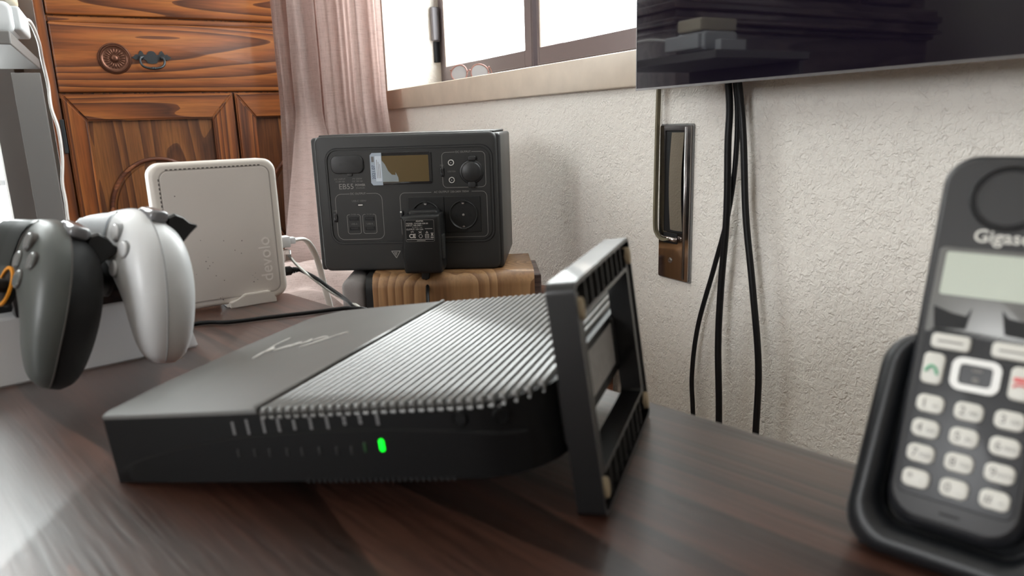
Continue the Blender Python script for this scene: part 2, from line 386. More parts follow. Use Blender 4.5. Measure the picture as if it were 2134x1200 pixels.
# ------------------------------------------------------------------ the room
RX = 0.64      # inner face of the window wall
FY, BY, LX = -3.0, 2.45, -2.6
def struct(name, bm, m, parent=None, smooth=None, label=None):
    o = obj(name, bm, m, parent, smooth, label)
    if parent is None: o['kind'] = 'structure'
    return o
struct('floor', B((LX-0.1, FY, -0.1), (0.95, BY+0.1, 0)), 'floor')
struct('ceiling', B((LX-0.1, FY, 2.55), (0.95, BY+0.1, 2.65)), 'plain')
bm = bmesh.new(); WT = 0.91
box(bm, (RX, FY, 0), (WT, 1.869, 0.9735)); box(bm, (RX, FY, 2.15), (WT, 1.869, 2.55))
box(bm, (RX, 1.869, 0), (WT, BY, 2.55)); box(bm, (RX, FY, 0.9735), (WT, 0.25, 2.15))
bmesh.ops.remove_doubles(bm, verts=bm.verts, dist=1e-5)
struct('wall_right', bm, 'plaster')
bm = bmesh.new(); DX0, DX1 = -1.50, -0.292
box(bm, (LX, BY, 0), (DX0, BY+0.1, 2.55)); box(bm, (DX1, BY, 0), (0.95, BY+0.1, 2.55)); box(bm, (DX0, BY, 2.45), (DX1, BY+0.1, 2.55))
struct('wall_back', bm, 'plain')
# glazed balcony door at the far left, seen as a bright strip
dr = bpy.data.objects.new('door_1', None); COL.objects.link(dr); dr.location = (-0.9, BY, 0); dr['kind'] = 'structure'; dr['label'] = 'bright glazed balcony door at the far left edge'
bm = bmesh.new()
for lo, hi in (((-0.60, 0.02, 0), (-0.57, 0.07, 2.45)), ((0.600, 0.02, 0), (0.608, 0.07, 2.45)), ((-0.57, 0.02, 2.41), (0.60, 0.07, 2.45)), ((-0.57, 0.02, 0), (0.60, 0.07, 0.08)), ((-0.57, 0.03, 0.800), (0.60, 0.06, 0.818)), ((-0.02, 0.03, 0.08), (0.01, 0.06, 2.41))): box(bm, lo, hi, 0.002)
struct('door_frame', bm, 'pale_', dr)
for x0, x1 in ((-0.57, -0.02), (0.01, 0.60)):
    for z0, z1 in ((0.08, 0.80), (0.818, 2.41)): struct('pane', B((x0, 0.043, z0), (x1, 0.047, z1)), 'glass', dr)
bm = bmesh.new()
box(bm, (LX-0.1, FY, 0), (LX, -0.8, 2.55)); box(bm, (LX-0.1, 0.1, 0), (LX, BY, 2.55)); box(bm, (LX-0.1, -0.8, 2.15), (LX, 0.1, 2.55)); box(bm, (LX-0.1, -0.8, 0), (LX, 0.1, 1.15))
struct('wall_left', bm, 'taupe')
bm = B((LX, FY-0.1, 0), (0.95, FY, 2.55))
struct('wall_front', bm, 'taupe')
# marble sill
tag(struct('trim_1', B((0.628, 0.25, 0.9735), (0.79, 1.869, 1.0215), 0.003), 'marble', smooth=40), 'cream marble window sill with pitted front edge')
# window: outer frame, two leaves
win = bpy.data.objects.new('window_1', None); COL.objects.link(win); win.location = (0.79, 1.06, 1.0215); win['kind'] = 'structure'
win['label'] = 'dark metal two-leaf window above the marble sill'
def W(lo, hi, bev=0.001): return B([lo[i]-win.location[i] for i in range(3)], [hi[i]-win.location[i] for i in range(3)], bev)
bm = bmesh.new(); L = win.location
for lo, hi in (((0.795, 1.835, 1.0215), (0.87, 1.869, 2.15)), ((0.795, 0.25, 1.0215), (0.87, 0.285, 2.15)), ((0.80, 0.285, 1.0215), (0.87, 1.835, 1.040)), ((0.80, 0.285, 2.11), (0.87, 1.835, 2.15))):
    box(bm, [lo[i]-L[i] for i in range(3)], [hi[i]-L[i] for i in range(3)], 0.001)
struct('window_frame', bm, 'alu', win)
for y0, y1 in ((1.361, 1.836), (0.86, 1.343), (0.30, 0.85)):
    lf = struct('window_leaf', bmesh.new(), 'alu', win)
    bm = bmesh.new(); t = 0.035
    def q(lo, hi, b_=0.0015): box(bm, [lo[i]-L[i] for i in range(3)], [hi[i]-L[i] for i in range(3)], b_)
    q((0.790, y0, 1.024), (0.85, y0+t, 2.13)); q((0.790, y1-0.008, 1.024), (0.85, y1, 2.13))
    q((0.790, y0+t, 1.024), (0.85, y1-0.008, 1.0805)); q((0.790, y0+t, 2.07), (0.85, y1-0.008, 2.13))
    q((0.7885, y0+t-0.004, 1.046), (0.792, y1-0.008, 1.049), 0.0008); q((0.7885, y0+0.003, 1.03), (0.792, y0+0.006, 2.1), 0.0008)
    lf.data = bpy.data.meshes.new('window_leaf'); bmesh.ops.recalc_face_normals(bm, faces=bm.faces); bm.to_mesh(lf.data); bm.free(); lf.data.materials.append(M['alu'])
    struct('glazing_bead', W((0.7915, y1-0.0125, 1.0805), (0.826, y1-0.0078, 2.07), 0.0), 'alu_lit', lf, label='inner face of the leaf, painted beige for the daylight on it')
    struct('pane', W((0.828, y0+t-0.004, 1.078), (0.832, y1-0.006, 2.072), 0.0), 'glass', lf)
bm = bmesh.new()
box(bm, (0.770-L[0], 1.853-L[1], 1.150-L[2]), (0.792-L[0], 1.869-L[1], 1.235-L[2]), 0.003)
struct('hinge', bm, 'hingegrey', win, label='grey hinge block on the frame')
struct('latch_recess', W((0.776, 1.861, 1.095), (0.792, 1.869, 1.148)), 'deep', win)

# ------------------------------------------------------------------ table
ex, ey = 0.2795, -0.960          # direction of its right edge
C0 = (0.1450, 0.8200)
def tp(s, t): return (C0[0]+ex*s+(-0.995)*t, C0[1]+ey*s+0.10*t)
tb = thing('wooden_table', 'dark brown wooden table with open grain, dusty at its far corner', 'table', tr(0, 0, 0))
poly = [tp(0, 0), tp(1.32, 0), (-0.45, -0.48), (-0.78, 0.91)]
# softened far corner
def rc(poly, i, d, n=4):
    p0, p1, p2 = Vector(poly[i-1]), Vector(poly[i]), Vector(poly[(i+1) % len(poly)])
    a = p1+(p0-p1).normalized()*d; b = p1+(p2-p1).normalized()*d
    return [tuple((1-t)**2*a+2*t*(1-t)*p1+t*t*b) for t in [k/n for k in range(n+1)]]
pp = rc(poly, 0, 0.006)+rc(poly, 1, 0.02)+rc(poly, 2, 0.02)+rc(poly, 3, 0.02)
bm = S(pp, 0.722, 0.75, plane='XY', back=0.003)
obj('tabletop', bm, 'table', tb, 30)
bm = bmesh.new(); ins = [(0.10, 0.76), (0.40, -0.34), (-0.38, -0.40), (-0.68, 0.82)]
for a, b in zip(ins, ins[1:]+ins[:1]):
    d = (Vector(b)-Vector(a)); n = Vector((-d.y, d.x)).normalized()*0.010
    slab(bm, [tuple(Vector(a)-n), tuple(Vector(b)-n), tuple(Vector(b)+n), tuple(Vector(a)+n)], 0.64, 0.7225, plane='XY')
obj('apron', bm, 'table', tb)
for x, y in ins:
    obj('leg', S(rr(x-0.027, y-0.027, x+0.027, y+0.027, 0.006), 0.0, 0.7225, plane='XY'), 'table', tb)

# ------------------------------------------------------------------ oak cabinet against the back
CY = 2.0
cab = thing('oak_cabinet', 'reddish oak cabinet with carved door frames, behind the curtain and the white box', 'cabinet', tr(0, CY, 0))
def cz(z): return z+CAM_Z
bm = bmesh.new(); box(bm, (-0.128, 0.022, 0), (0.635, 0.44, 2.3), 0.002)
box(bm, (-0.130, 0.004, 0), (-0.110, 0.022, 2.3), 0.0015)
box(bm, (-0.110, 0.010, cz(0.088)), (0.635, 0.022, cz(0.100))); box(bm, (-0.110, 0.010, cz(0.258)), (0.635, 0.022, cz(0.272)))
obj('carcass', bm, 'oak_v', cab, 30)
obj('drawer_rail', B((-0.106, 0.006, cz(0.2575)), (0.635, 0.020, cz(0.2695)), 0.001), 'oak_h2', cab, 30)
def drawer(z0, z1, m, hw):
    d = obj('drawer', S(rr(-0.1075, z0, 0.632, z1, 0.003), -0.002, 0.018, 0.004), m, cab, 40)
    if hw:
        zc = cz(0.177)
        # turned rosette with petals
        prof = [(0.0, -0.0125), (0.004, -0.0122), (0.0075, -0.0105), (0.0085, -0.0075), (0.0095, -0.006), (0.024, -0.0050), (0.0272, -0.0062), (0.0285, -0.0078), (0.0305, -0.0078), (0.0315, -0.0055), (0.0328, -0.0065), (0.0345, -0.0055), (0.0358, -0.002), (0.0358, 0.0)]
        rs = obj('rosette', lathe(prof, tr(0.0165, 0, zc), 64), 'bronze', d, 50, label='round brown bronze rosette')
        bm = bmesh.new()
        for k in range(20):
            a = 2*PI*k/20
            m_ = tr(0.0165, -0.0055, zc) @ Matrix.Rotation(a, 4, 'Y') @ tr(0.0168, 0, 0) @ Matrix.Diagonal((0.0068, 0.0022, 0.0021, 1))
            bmesh.ops.create_uvsphere(bm, u_segments=10, v_segments=6, radius=1, matrix=m_)
        obj('petals', bm, 'bronze', d, 179)
        # iron bail pull with shaped backplate
        xc, zz = 0.096, zc
        half = [(0.0, 0.0155), (0.006, 0.014), (0.009, 0.010), (0.011, 0.006), (0.0165, 0.007), (0.019, 0.0135), (0.0235, 0.016), (0.0265, 0.011), (0.029, 0.006), (0.034, 0.0075), (0.038, 0.0035), (0.0435, 0.0), (0.038, -0.0035), (0.033, -0.006), (0.028, -0.003), (0.022, -0.006), (0.017, -0.004), (0.0125, -0.006), (0.010, -0.013), (0.0, -0.0145)]
        out = [(xc+x, zz+0.003+z) for x, z in half] + [(xc-x, zz+0.003+z) for x, z in half[1:-1][::-1]]
        obj('backplate', S(out, -0.0045, 0, 0.0), 'iron', d, label='dark iron scalloped backplate')
        bm = bmesh.new()
        for s in (-1, 1): bmesh.ops.create_uvsphere(bm, u_segments=14, v_segments=8, radius=0.0052, matrix=tr(xc+s*0.0235, -0.008, zz+0.002))
        tube(bm, [(xc-0.018, -0.0095, zz+0.004), (xc-0.0235, -0.011, zz+0.003), (xc-0.0265, -0.014, zz-0.006), (xc-0.022, -0.017, zz-0.017), (xc-0.009, -0.019, zz-0.0225), (xc+0.009, -0.019, zz-0.0225), (xc+0.022, -0.017, zz-0.017), (xc+0.0265, -0.014, zz-0.006), (xc+0.0235, -0.011, zz+0.003), (xc+0.018, -0.0095, zz+0.004)], lambda t: 0.0021+0.0009*math.sin(PI*t), 12)
        for k in (-0.0022, 0.0022): bmesh.ops.create_uvsphere(bm, u_segments=10, v_segments=8, radius=0.0038, matrix=tr(xc+k, -0.019, zz-0.0228))
        obj('handle', bm, 'iron', d, 60, label='dark iron drop handle')
    return d
drawer(cz(0.2725), cz(0.46), 'oak_h2', False)
drawer(cz(0.1005), cz(0.2565), 'oak_h', True)
drawer(cz(0.475), cz(0.66), 'oak_h2', False)
def door(x0, x1, z0, z1):
    d = obj('door', S(rr(x0+0.02, z0+0.02, x1-0.02, z1-0.02, 0.002), 0.010, 0.019), 'oak_panel', cab)
    fw = 0.046; fz = 0.062
    rail = lambda za, zb, n: obj(n, bmesh.new(), 'oak_h', d)
    def quad(name, pts, m):
        bm = S(pts, -0.003, 0.014, 0.0); e = [e for e in bm.edges if all(v.co.y < 0 for v in e.verts)]
        bmesh.ops.bevel(bm, geom=e, offset=0.0035, segments=3, affect='EDGES')
        return obj(name, bm, m, d, 35)
    xi0, xi1, zi0, zi1 = x0+fw, x1-fw-0.008, z0+fz, z1-fz
    g = 0.0003
    quad('rail', [(x0+g*2, z1), (x1-g*2, z1), (xi1, zi1+g), (xi0, zi1+g)][::-1], 'oak_h2')
    quad('rail', [(x0+g*2, z0), (x1-g*2, z0), (xi1, zi0-g), (xi0, zi0-g)], 'oak_h2')
    quad('stile', [(x0, z0), (xi0-g, zi0), (xi0-g, zi1), (x0, z1)], 'oak_v')
    quad('stile', [(xi1+g, zi0), (x1, z0), (x1, z1), (xi1+g, zi1)], 'oak_v')
    # oval moulding on the panel
    xc = (xi0+xi1)/2 - 0.004; zc = zi1-0.094-0.135; rx = min(0.112, (xi1-xi0)/2-0.012); rz = 0.135
    pts = [(xc+rx*math.cos(2*PI*k/56), 0.008, zc+rz*math.sin(2*PI*k/56)) for k in range(57)]
    obj('oval_moulding', T(pts, 0.0055, 10, 1), 'oak_red', d, 179, label='raised oval moulding')
    obj('oval_field', S(circ(xc, zc, rx-0.010, 56, rz-0.010), 0.0055, 0.011, 0.003), 'oak_panel', d, 40)
door(-0.1055, 0.270, cz(-0.62), cz(0.0965))
door(0.2755, 0.632, cz(-0.62), cz(0.0965))
obj('hinge', S(rr(-0.116, cz(-0.038), -0.1075, cz(0.040), 0.002), -0.004, 0.01, 0.0015), 'iron', cab, label='black iron hinge')

# ------------------------------------------------------------------ shelf unit and things at the far left
sh = thing('shelf_unit', 'shelf unit at the far left, its shade put into the grey colour', 'shelf', tr(-0.3, 1.5, 0))
def L3(lo, hi, o): return [lo[i]-o[i] for i in range(3)], [hi[i]-o[i] for i in range(3)]
so = (-0.3, 1.5, 0)
obj('shelf_board', B(*L3((-0.45, 1.34, 1.067), (-0.122, 1.80, 1.087), so), 0.002), 'shade_grey', sh)
obj('back_board', B(*L3((-0.184, 1.90, 0), (-0.1315, 1.915, 1.067), so), 0.001), 'shade_grey', sh)
obj('side_board', B(*L3((-0.262, 2.20, 0), (-0.205, 2.44, 1.35), so), 0.001), 'shade_grey', sh)
obj('side_board', B(*L3((-0.45, 1.36, 0), (-0.435, 1.78, 1.067), so), 0.001), 'shade_grey', sh)
o = obj('cream_box', S(rr(-0.235, 1.136, -0.115, 1.166, 0.006), 1.385, 1.47, 0.004, back=0.004), 'cream', None, 40)
tag(o, 'small cream plastic box lying on top of the white block, top left', 'box')
o = thing('power_strip', 'white power strip block at the end of the shelf, white cable leaving it', 'power strip', tr(-0.26, 1.43, 1.087))
M['strip'] = mat('power_strip_plastic', (0.48, 0.49, 0.50), 0.4)
obj('housing', S(rr(0.03, 0.001, 0.142, 0.0475, 0.012), -0.055, 0.05, 0.006, back=0.006), 'strip', o, 40)
obj('end_cap', S(rr(0.130, 0.006, 0.152, 0.042, 0.005), -0.045, 0.08, 0.004, back=0.004), 'strip', o, 40)
o = obj('cover_sheet', B((-0.235, 1.352, 1.0875), (-0.150, 1.372, 1.113), 0.002), 'pale'); tag(o, 'thin white tray edge in front of the power strip', 'tray')
wc = [(-0.1165, 1.475, 1.118), (-0.1127, 1.6, 1.1336), (-0.1143, 1.75, 1.1171), (-0.1218, 1.88, 1.0919), (-0.122, 1.93, 1.0455), (-0.1234, 1.93, 0.9939), (-0.1167, 1.93, 0.9467), (-0.1187, 1.93, 0.883), (-0.1266, 1.93, 0.8295), (-0.1265, 1.93, 0.7858), (-0.1289, 1.93, 0.7306), (-0.137, 1.93, 0.5), (-0.137, 1.93, 0.01)]
tag(obj('white_cable', T(wc, 0.0033, 10), 'cable_white', None, 179), 'white cable hanging down the left edge of the oak cabinet', 'cable')

# ------------------------------------------------------------------ curtain
def curtain():
    bm = bmesh.new(); nu, nv = 260, 90
    A, Bp = Vector((0.375, 1.905)), Vector((0.578, 1.700)); D = (Bp-A); nrm = Vector((-D.y, D.x)).normalized()*-1
    if nrm.y > 0: nrm = -nrm
    folds = [0.0, 0.085, 0.20, 0.275, 0.40, 0.455, 0.62, 0.80, 0.90, 1.0]
    amp = [0.006, 0.022, -0.020, 0.020, -0.014, 0.026, -0.004, 0.020, -0.010, 0.004]
    rows = []
    for j in range(nv+1):
        v = j/nv; z = 2.35-(2.35-0.585)*v; row = []
        low = max(0, (1.0-z)/0.42)
        for i in range(nu+1):
            u = i/nu
            k = max(a for a in range(len(folds)-1) if folds[a] <= u + 1e-9)
            t = (u-folds[k])/(folds[k+1]-folds[k]); t = t*t*(3-2*t)
            off = amp[k]*(1-t)+amp[k+1]*t
            off += 0.006*math.sin(u*46+z*1.2)*0.5 + 0.0035*math.sin(u*90+2.2*z)
            off += 0.006*noise.noise(Vector((u*7, z*1.6, 3)))
            p = A+D*u+nrm*off
            # cloth is pushed towards the camera and spreads near its foot
            p += Vector((-0.055*low**1.3*(1-u)+0.01*low*u, -0.17*low**1.5))
            p.x += 0.012*noise.noise(Vector((u*4, z*3, 9)))*low
            row.append(bm.verts.new((p.x, p.y, z)))
        rows.append(row)
    for a, b in zip(rows, rows[1:]):
        for i in range(nu): bm.faces.new((a[i], a[i+1], b[i+1], b[i]))
    bmesh.ops.solidify(bm, geom=bm.faces, thickness=0.0006)
    return bm
ct = thing('curtain', 'blush pink linen curtain hanging in folds beside the window', 'curtain', tr(0, 0, 0))
obj('drape', curtain(), 'curtain', ct, 179)
# overlapping leading edge that swings left towards the foot
bm = bmesh.new(); rows = []
for j in range(61):
    v = j/60; z = 2.3-(2.3-0.60)*v; low = max(0, min(1, (0.97-z)/0.30)); row = []
    for i in range(31):
        u = i/30
        x = 0.392+0.055*u-0.115*low**1.2*(1-u); y = 1.845-0.04*u-0.30*low**1.3 + 0.010*math.sin(u*7+z*3)
        row.append(bm.verts.new((x, y+0.006*noise.noise(Vector((u*5, z*6, 1))), z)))
    rows.append(row)
for a, b in zip(rows, rows[1:]):
    for i in range(30): bm.faces.new((a[i], a[i+1], b[i+1], b[i]))
bmesh.ops.solidify(bm, geom=bm.faces, thickness=0.0006)
obj('leading_edge', bm, 'curtain', ct, 179)
# gathered foot of the cloth lying on the low cabinet
bm = bmesh.new(); rows = []
for j in range(71):
    row = []
    for i in range(91):
        x = 0.04+0.45*i/90; y = 0.93+0.62*j/70
        h = 0.58+0.050*abs(noise.noise(Vector((x*5+y*3, y*9-x*4, 0.3))))+0.035*max(0, math.sin((y*1.0+x*0.55)*26+2.0*noise.noise(Vector((x*6, y*5, 2)))))+0.14*max(0, y-1.0)
        e = min(i, 90-i, j, 70-j)/8; h = 0.578+(h-0.578)*min(1, e)
        row.append(bm.verts.new((x, y, h)))
    rows.append(row)
for a, b in zip(rows, rows[1:]):
    for i in range(90): bm.faces.new((a[i], a[i+1], b[i+1], b[i]))
_o = Vector((0.498, 0.868)); _x = Vector((math.cos(math.radians(-26)), math.sin(math.radians(-26)))); _y = Vector((-_x.y, _x.x))
bmesh.ops.delete(bm, geom=[v for v in bm.verts if -0.287 < (v.co.xy-_o).dot(_x) < 0.03 and -0.08 < (v.co.xy-_o).dot(_y) < 0.158], context='VERTS')
bmesh.ops.solidify(bm, geom=bm.faces, thickness=0.0008)
obj('gathered_foot', bm, 'curtain', ct, 179)

# ------------------------------------------------------------------ low cabinet, wooden case, speaker
lc = thing('low_cabinet', 'low reddish wooden cabinet under the loudspeaker, mostly hidden behind the table', 'cabinet', tr(0.36, 1.25, 0))
obj('body', B((-0.36, -0.40, 0.03), (0.265, 0.52, 0.552), 0.003), 'oak_red', lc)
obj('top', B((-0.365, -0.405, 0.552), (0.268, 0.53, 0.574), 0.004), 'oak_red', lc)
for x, y in ((-0.33, -0.37), (0.235, -0.37), (-0.33, 0.49), (0.235, 0.49)): obj('foot', B((x-0.02, y-0.02, 0), (x+0.02, y+0.02, 0.031)), 'oak_red', lc)
wx = math.radians(-52); bxm = Matrix.Translation((0.583, 1.005, 0.574)) @ Matrix.Rotation(wx, 4, 'Z')
o = thing('wooden_case', 'small reddish wooden case with a lid, between the loudspeaker and the wall', 'box', bxm)
obj('body', B((-0.035, -0.028, 0), (0.050, 0.026, 0.074), 0.002), 'oak_red', o)
obj('lid', B((-0.037, -0.030, 0.074), (0.052, 0.028, 0.0855), 0.003), 'oak_red', o, 40)

SPK = math.radians(-26); sx_, sy_ = math.cos(SPK), math.sin(SPK)
spk = thing('bookshelf_speaker', 'walnut veneered loudspeaker with grey grille lying beneath the power station', 'speaker',
            frame((0.498, 0.868, 0.574), (sx_, sy_, 0), (-sy_, sx_, 0), (0, 0, 1)))
SH = 0.1495
prof = [(0.0, 0.0)] + [(0.0, SH-0.020)] + [(0.020-0.020*math.cos(PI/2*k/8), SH-0.020+0.020*math.sin(PI/2*k/8)) for k in range(1, 9)] + [(0.150-0.012+0.012*math.sin(PI/2*k/6), SH-0.012+0.012*math.cos(PI/2*k/6)) for k in range(0, 7)] + [(0.150, 0.0)]
bm = bmesh.new(); va = [bm.verts.new((-0.232, y, z)) for y, z in prof]; vb = [bm.verts.new((0.0, y, z)) for y, z in prof]
for i in range(len(prof)): bm.faces.new((va[i], va[(i+1) % len(prof)], vb[(i+1) % len(prof)], vb[i]))
bm.faces.new(va[::-1]); bm.faces.new(vb)
obj('cabinet_shell', bm, 'walnut', spk, 40)
p2 = [(y*0.97+0.002, z*0.985) for y, z in prof]
bm = bmesh.new(); va = [bm.verts.new((-0.242, y, z)) for y, z in p2]; vb = [bm.verts.new((-0.232, y, z)) for y, z in p2]
for i in range(len(p2)): bm.faces.new((va[i], va[(i+1) % len(p2)], vb[(i+1) % len(p2)], vb[i]))
bm.faces.new(va[::-1]); bm.faces.new(vb)
obj('baffle', bm, 'black', spk, 40, label='black edge of the front baffle')
obj('grille', B((-0.278, 0.004, 0.004), (-0.243, 0.146, SH-0.006), 0.012, 4), mat('grey_grille_cloth', (0.21, 0.19, 0.185), 0.8, bump=0.6, bscale=1400), spk, 50, label='grey cloth grille')
obj('rear_panel', B((0.0, 0.030, 0.01), (0.012, 0.142, SH-0.012), 0.002), 'darkwood', spk, label='dark recessed rear panel')

# ------------------------------------------------------------------ portable power station
ss = (0.84805, -0.52992, 0.0); sn = (0.52992, 0.84805, 0.0); SO = (0.2393, 1.0490, 0.7240)
st = thing('power_station', 'charcoal portable power station with display and sockets, standing on the loudspeaker', 'power station',
           frame(SO, ss, sn, (0, 0, 1)))
obj('body', S(rr(0.004, 0.0, 0.266, 0.1955, 0.010, 5), 0.0, 0.196, 0.004, back=0.006), 'station', st, 40)
for x0, x1 in ((-0.002, 0.0085), (0.2595, 0.2710)):
    bm = B((x0, 0.004, 0.001), (x1, 0.194, 0.1935), 0.0045, 4)
    obj('side_cap', bm, 'stationside' if x0 > 0.1 else 'station', st, 50)
obj('top_plate', B((0.010, 0.006, 0.1945), (0.262, 0.190, 0.1970), 0.0014), 'station', st, 40)
for x in (0.02, 0.24): obj('rubber_foot', B((x, 0.02, -0.0005), (x+0.02, 0.17, 0.002)), 'deep', st)
# recessed fascia with a double rim
bm = bmesh.new(); ring(bm, rr(0.0195, 0.0405, 0.2590, 0.1775, 0.017), rr(0.0215, 0.0425, 0.2570, 0.1755, 0.0155), -0.0016, 0.002)
obj('fascia_rim', bm, 'station', st, 40)
bm = bmesh.new(); ring(bm, rr(0.0215, 0.0425, 0.2570, 0.1755, 0.0155), rr(0.0232, 0.0442, 0.2553, 0.1738, 0.0145), 0.0001, 0.002)
ring(bm, rr(0.0182, 0.0392, 0.2603, 0.1788, 0.018), rr(0.0195, 0.0405, 0.2590, 0.1775, 0.017), -0.0002, 0.002)
obj('rim_groove', bm, 'deep', st, 40)
obj('fascia', S(rr(0.0232, 0.0442, 0.2553, 0.1738, 0.0145), -0.0010, 0.001), 'station2', st)
FYs = -0.0011
cap = obj('port_cover', S(rr(0.0275, 0.1425, 0.0745, 0.1680, 0.009), -0.0040, 0.0, 0.0012), 'stationside', st, 40, label='rubber cover over the charging port')
obj('pull_tab', S(rr(0.050, 0.1385, 0.0575, 0.1435, 0.0015), -0.0028, 0.0, 0.0006), 'stationside', cap, 40)
text('BLUETTI', 0.0058, 'station', cap, 0.051, 0.1555, -0.0041)
def outline(x0, z0, x1, z1, r, gap=None, m='ink', t=0.00055, name='printed_frame'):
    bm = bmesh.new(); P = rr(x0, z0, x1, z1, r, 5); n = len(P)
    segs = []
    for i in range(n):
        a, b = Vector(P[i]), Vector(P[(i+1) % n])
        if gap and abs(a.y-z1) < 1e-5 and abs(b.y-z1) < 1e-5:
            segs += [(a, Vector((gap[1], z1))), (Vector((gap[0], z1)), b)]
        else: segs.append((a, b))
    for a, b in segs:
        d = b-a
        if d.length < 1e-6: continue
        nn = Vector((-d.y, d.x)).normalized()*t/2
        vs = [bm.verts.new((q.x, y, q.y)) for y in (FYs-0.0001, FYs+0.0002) for q in (a-nn, b-nn, b+nn, a+nn)]
        for f in ((0, 1, 2, 3), (7, 6, 5, 4), (0, 4, 5, 1), (1, 5, 6, 2), (2, 6, 7, 3), (3, 7, 4, 0)): bm.faces.new([vs[k] for k in f])
    return obj(name, bm, m, st)
yT = FYs-0.00012
text('DC INPUT', 0.0036, 'ink_dim', st, 0.0385, 0.1348, yT); text('12-28V 8A', 0.0032, 'ink_dim', st, 0.0385, 0.1312, yT)
text('PV 200W', 0.0036, 'ink_dim', st, 0.0640, 0.1348, yT); text('OC 28V 8A', 0.0032, 'ink_dim', st, 0.0640, 0.1312, yT)
text('EB55', 0.0108, 'ink', st, 0.0470, 0.1238, yT, bold=0.0)
text('POWER', 0.0042, 'ink', st, 0.0675, 0.1258, yT, bold=0.00012); text('STATION', 0.0031, 'ink_dim', st, 0.0675, 0.1215, yT)
outline(0.0292, 0.0472, 0.0978, 0.1135, 0.009, (0.0508, 0.0755)); text('DC OUTPUT', 0.0040, 'ink', st, 0.0632, 0.1135, yT)
text('USB-C 100W', 0.0038, 'ink_dim', st, 0.0640, 0.1030, yT)
uc = obj('usb_c_port', S(rr(0.0605, 0.0955, 0.0705, 0.0990, 0.0016), FYs-0.0003, 0.001), 'deep', st)
obj('tongue', S(rr(0.0622, 0.0965, 0.0690, 0.0980, 0.0005), FYs-0.0006, 0.0), 'metal', uc)
for xa in (0.0445, 0.0675):
    outline(xa, 0.0555, xa+0.0195, 0.0835, 0.003, (xa+0.0045, xa+0.0150), t=0.0005)
    text('5V/3A', 0.0030, 'ink_dim', st, xa+0.0098, 0.0836, yT)
    text('USB-A', 0.0034, 'ink_dim', st, xa+0.0098, 0.0697, yT)
    for zb in (0.0742, 0.0600):
        u_ = obj('usb_port', S(rr(xa+0.0030, zb, xa+0.0165, zb+0.0058, 0.0006), FYs-0.0004, 0.001), 'deep', st)
        bm = bmesh.new(); ring(bm, rr(xa+0.0030, zb, xa+0.0165, zb+0.0058, 0.0006), rr(xa+0.0035, zb+0.0005, xa+0.0160, zb+0.0053, 0.0005), FYs-0.0009, 0.0)
        obj('port_rim', bm, 'stationside', u_)
        obj('tongue', S(rr(xa+0.0045, zb+0.0028, xa+0.0150, zb+0.0040, 0.0003), FYs-0.0008, 0.0), 'station', u_)
def toggle(x, z, lit=False):
    b_ = obj('push_button', S(rr(x-0.0022, z-0.0072, x+0.0028, z+0.0058, 0.0018), FYs-0.0022, 0.0, 0.0008), 'gloss', st, 40)
    if lit: obj('indicator', S(circ(x-0.0002, z+0.0035, 0.0013, 12), FYs-0.0027, -0.001), 'nav', b_)
toggle(0.0277, 0.080); toggle(0.1248, 0.0825, True); toggle(0.1868, 0.1415)
text('ON', 0.003, 'ink_dim', st, 0.0278, 0.0893, yT); text('ON', 0.003, 'ink_dim', st, 0.1868, 0.1505, yT)
# display
dsp = obj('display', S(rr(0.0885, 0.1255, 0.1725, 0.1710, 0.003), -0.0026, 0.0, 0.0006), 'gloss', st, 40)
obj('screen', S(rr(0.0945, 0.1290, 0.1685, 0.1660, 0.0005), -0.0029, -0.002), 'lcd', dsp, label='liquid crystal screen with a brown cabinet reflection painted in')
fl = obj('protective_film', S([(0.0845, 0.1285), (0.0875, 0.1250), (0.1015, 0.1250), (0.1015, 0.1705), (0.0880, 0.1705), (0.0850, 0.1675)], -0.0034, -0.0026), 'film', dsp, label='lifting bluish protective film')
obj('film_flap', S([(0.1015, 0.1295), (0.1245, 0.1295), (0.1240, 0.1355), (0.1205, 0.1430), (0.1205, 0.1390), (0.1150, 0.1395), (0.1100, 0.1450), (0.1060, 0.1540), (0.1015, 0.1600)], -0.0031, -0.0028), 'film_clear', dsp, label='see-through end of the film')
obj('film_sticker', S(rr(0.0920, 0.1305, 0.1008, 0.1660, 0.0004), -0.0036, -0.0032), 'sticker', dsp, label='pale sticker on the film')
text('2021.07', 0.0062, 'ink_blue', dsp, 0.0893, 0.1435, -0.0036, rot=PI/2)
bm = bmesh.new()
for k in range(3): slab(bm, [(0.0940+k*0.0022, 0.135), (0.0946+k*0.0022, 0.135), (0.0946+k*0.0022, 0.161-k*0.003), (0.0940+k*0.0022, 0.161-k*0.003)], -0.0037, -0.0035)
slab(bm, rr(0.0868, 0.158, 0.0903, 0.1655, 0.0003), -0.0036, -0.0034)
obj('fine_print', bm, 'ink_dim', dsp)
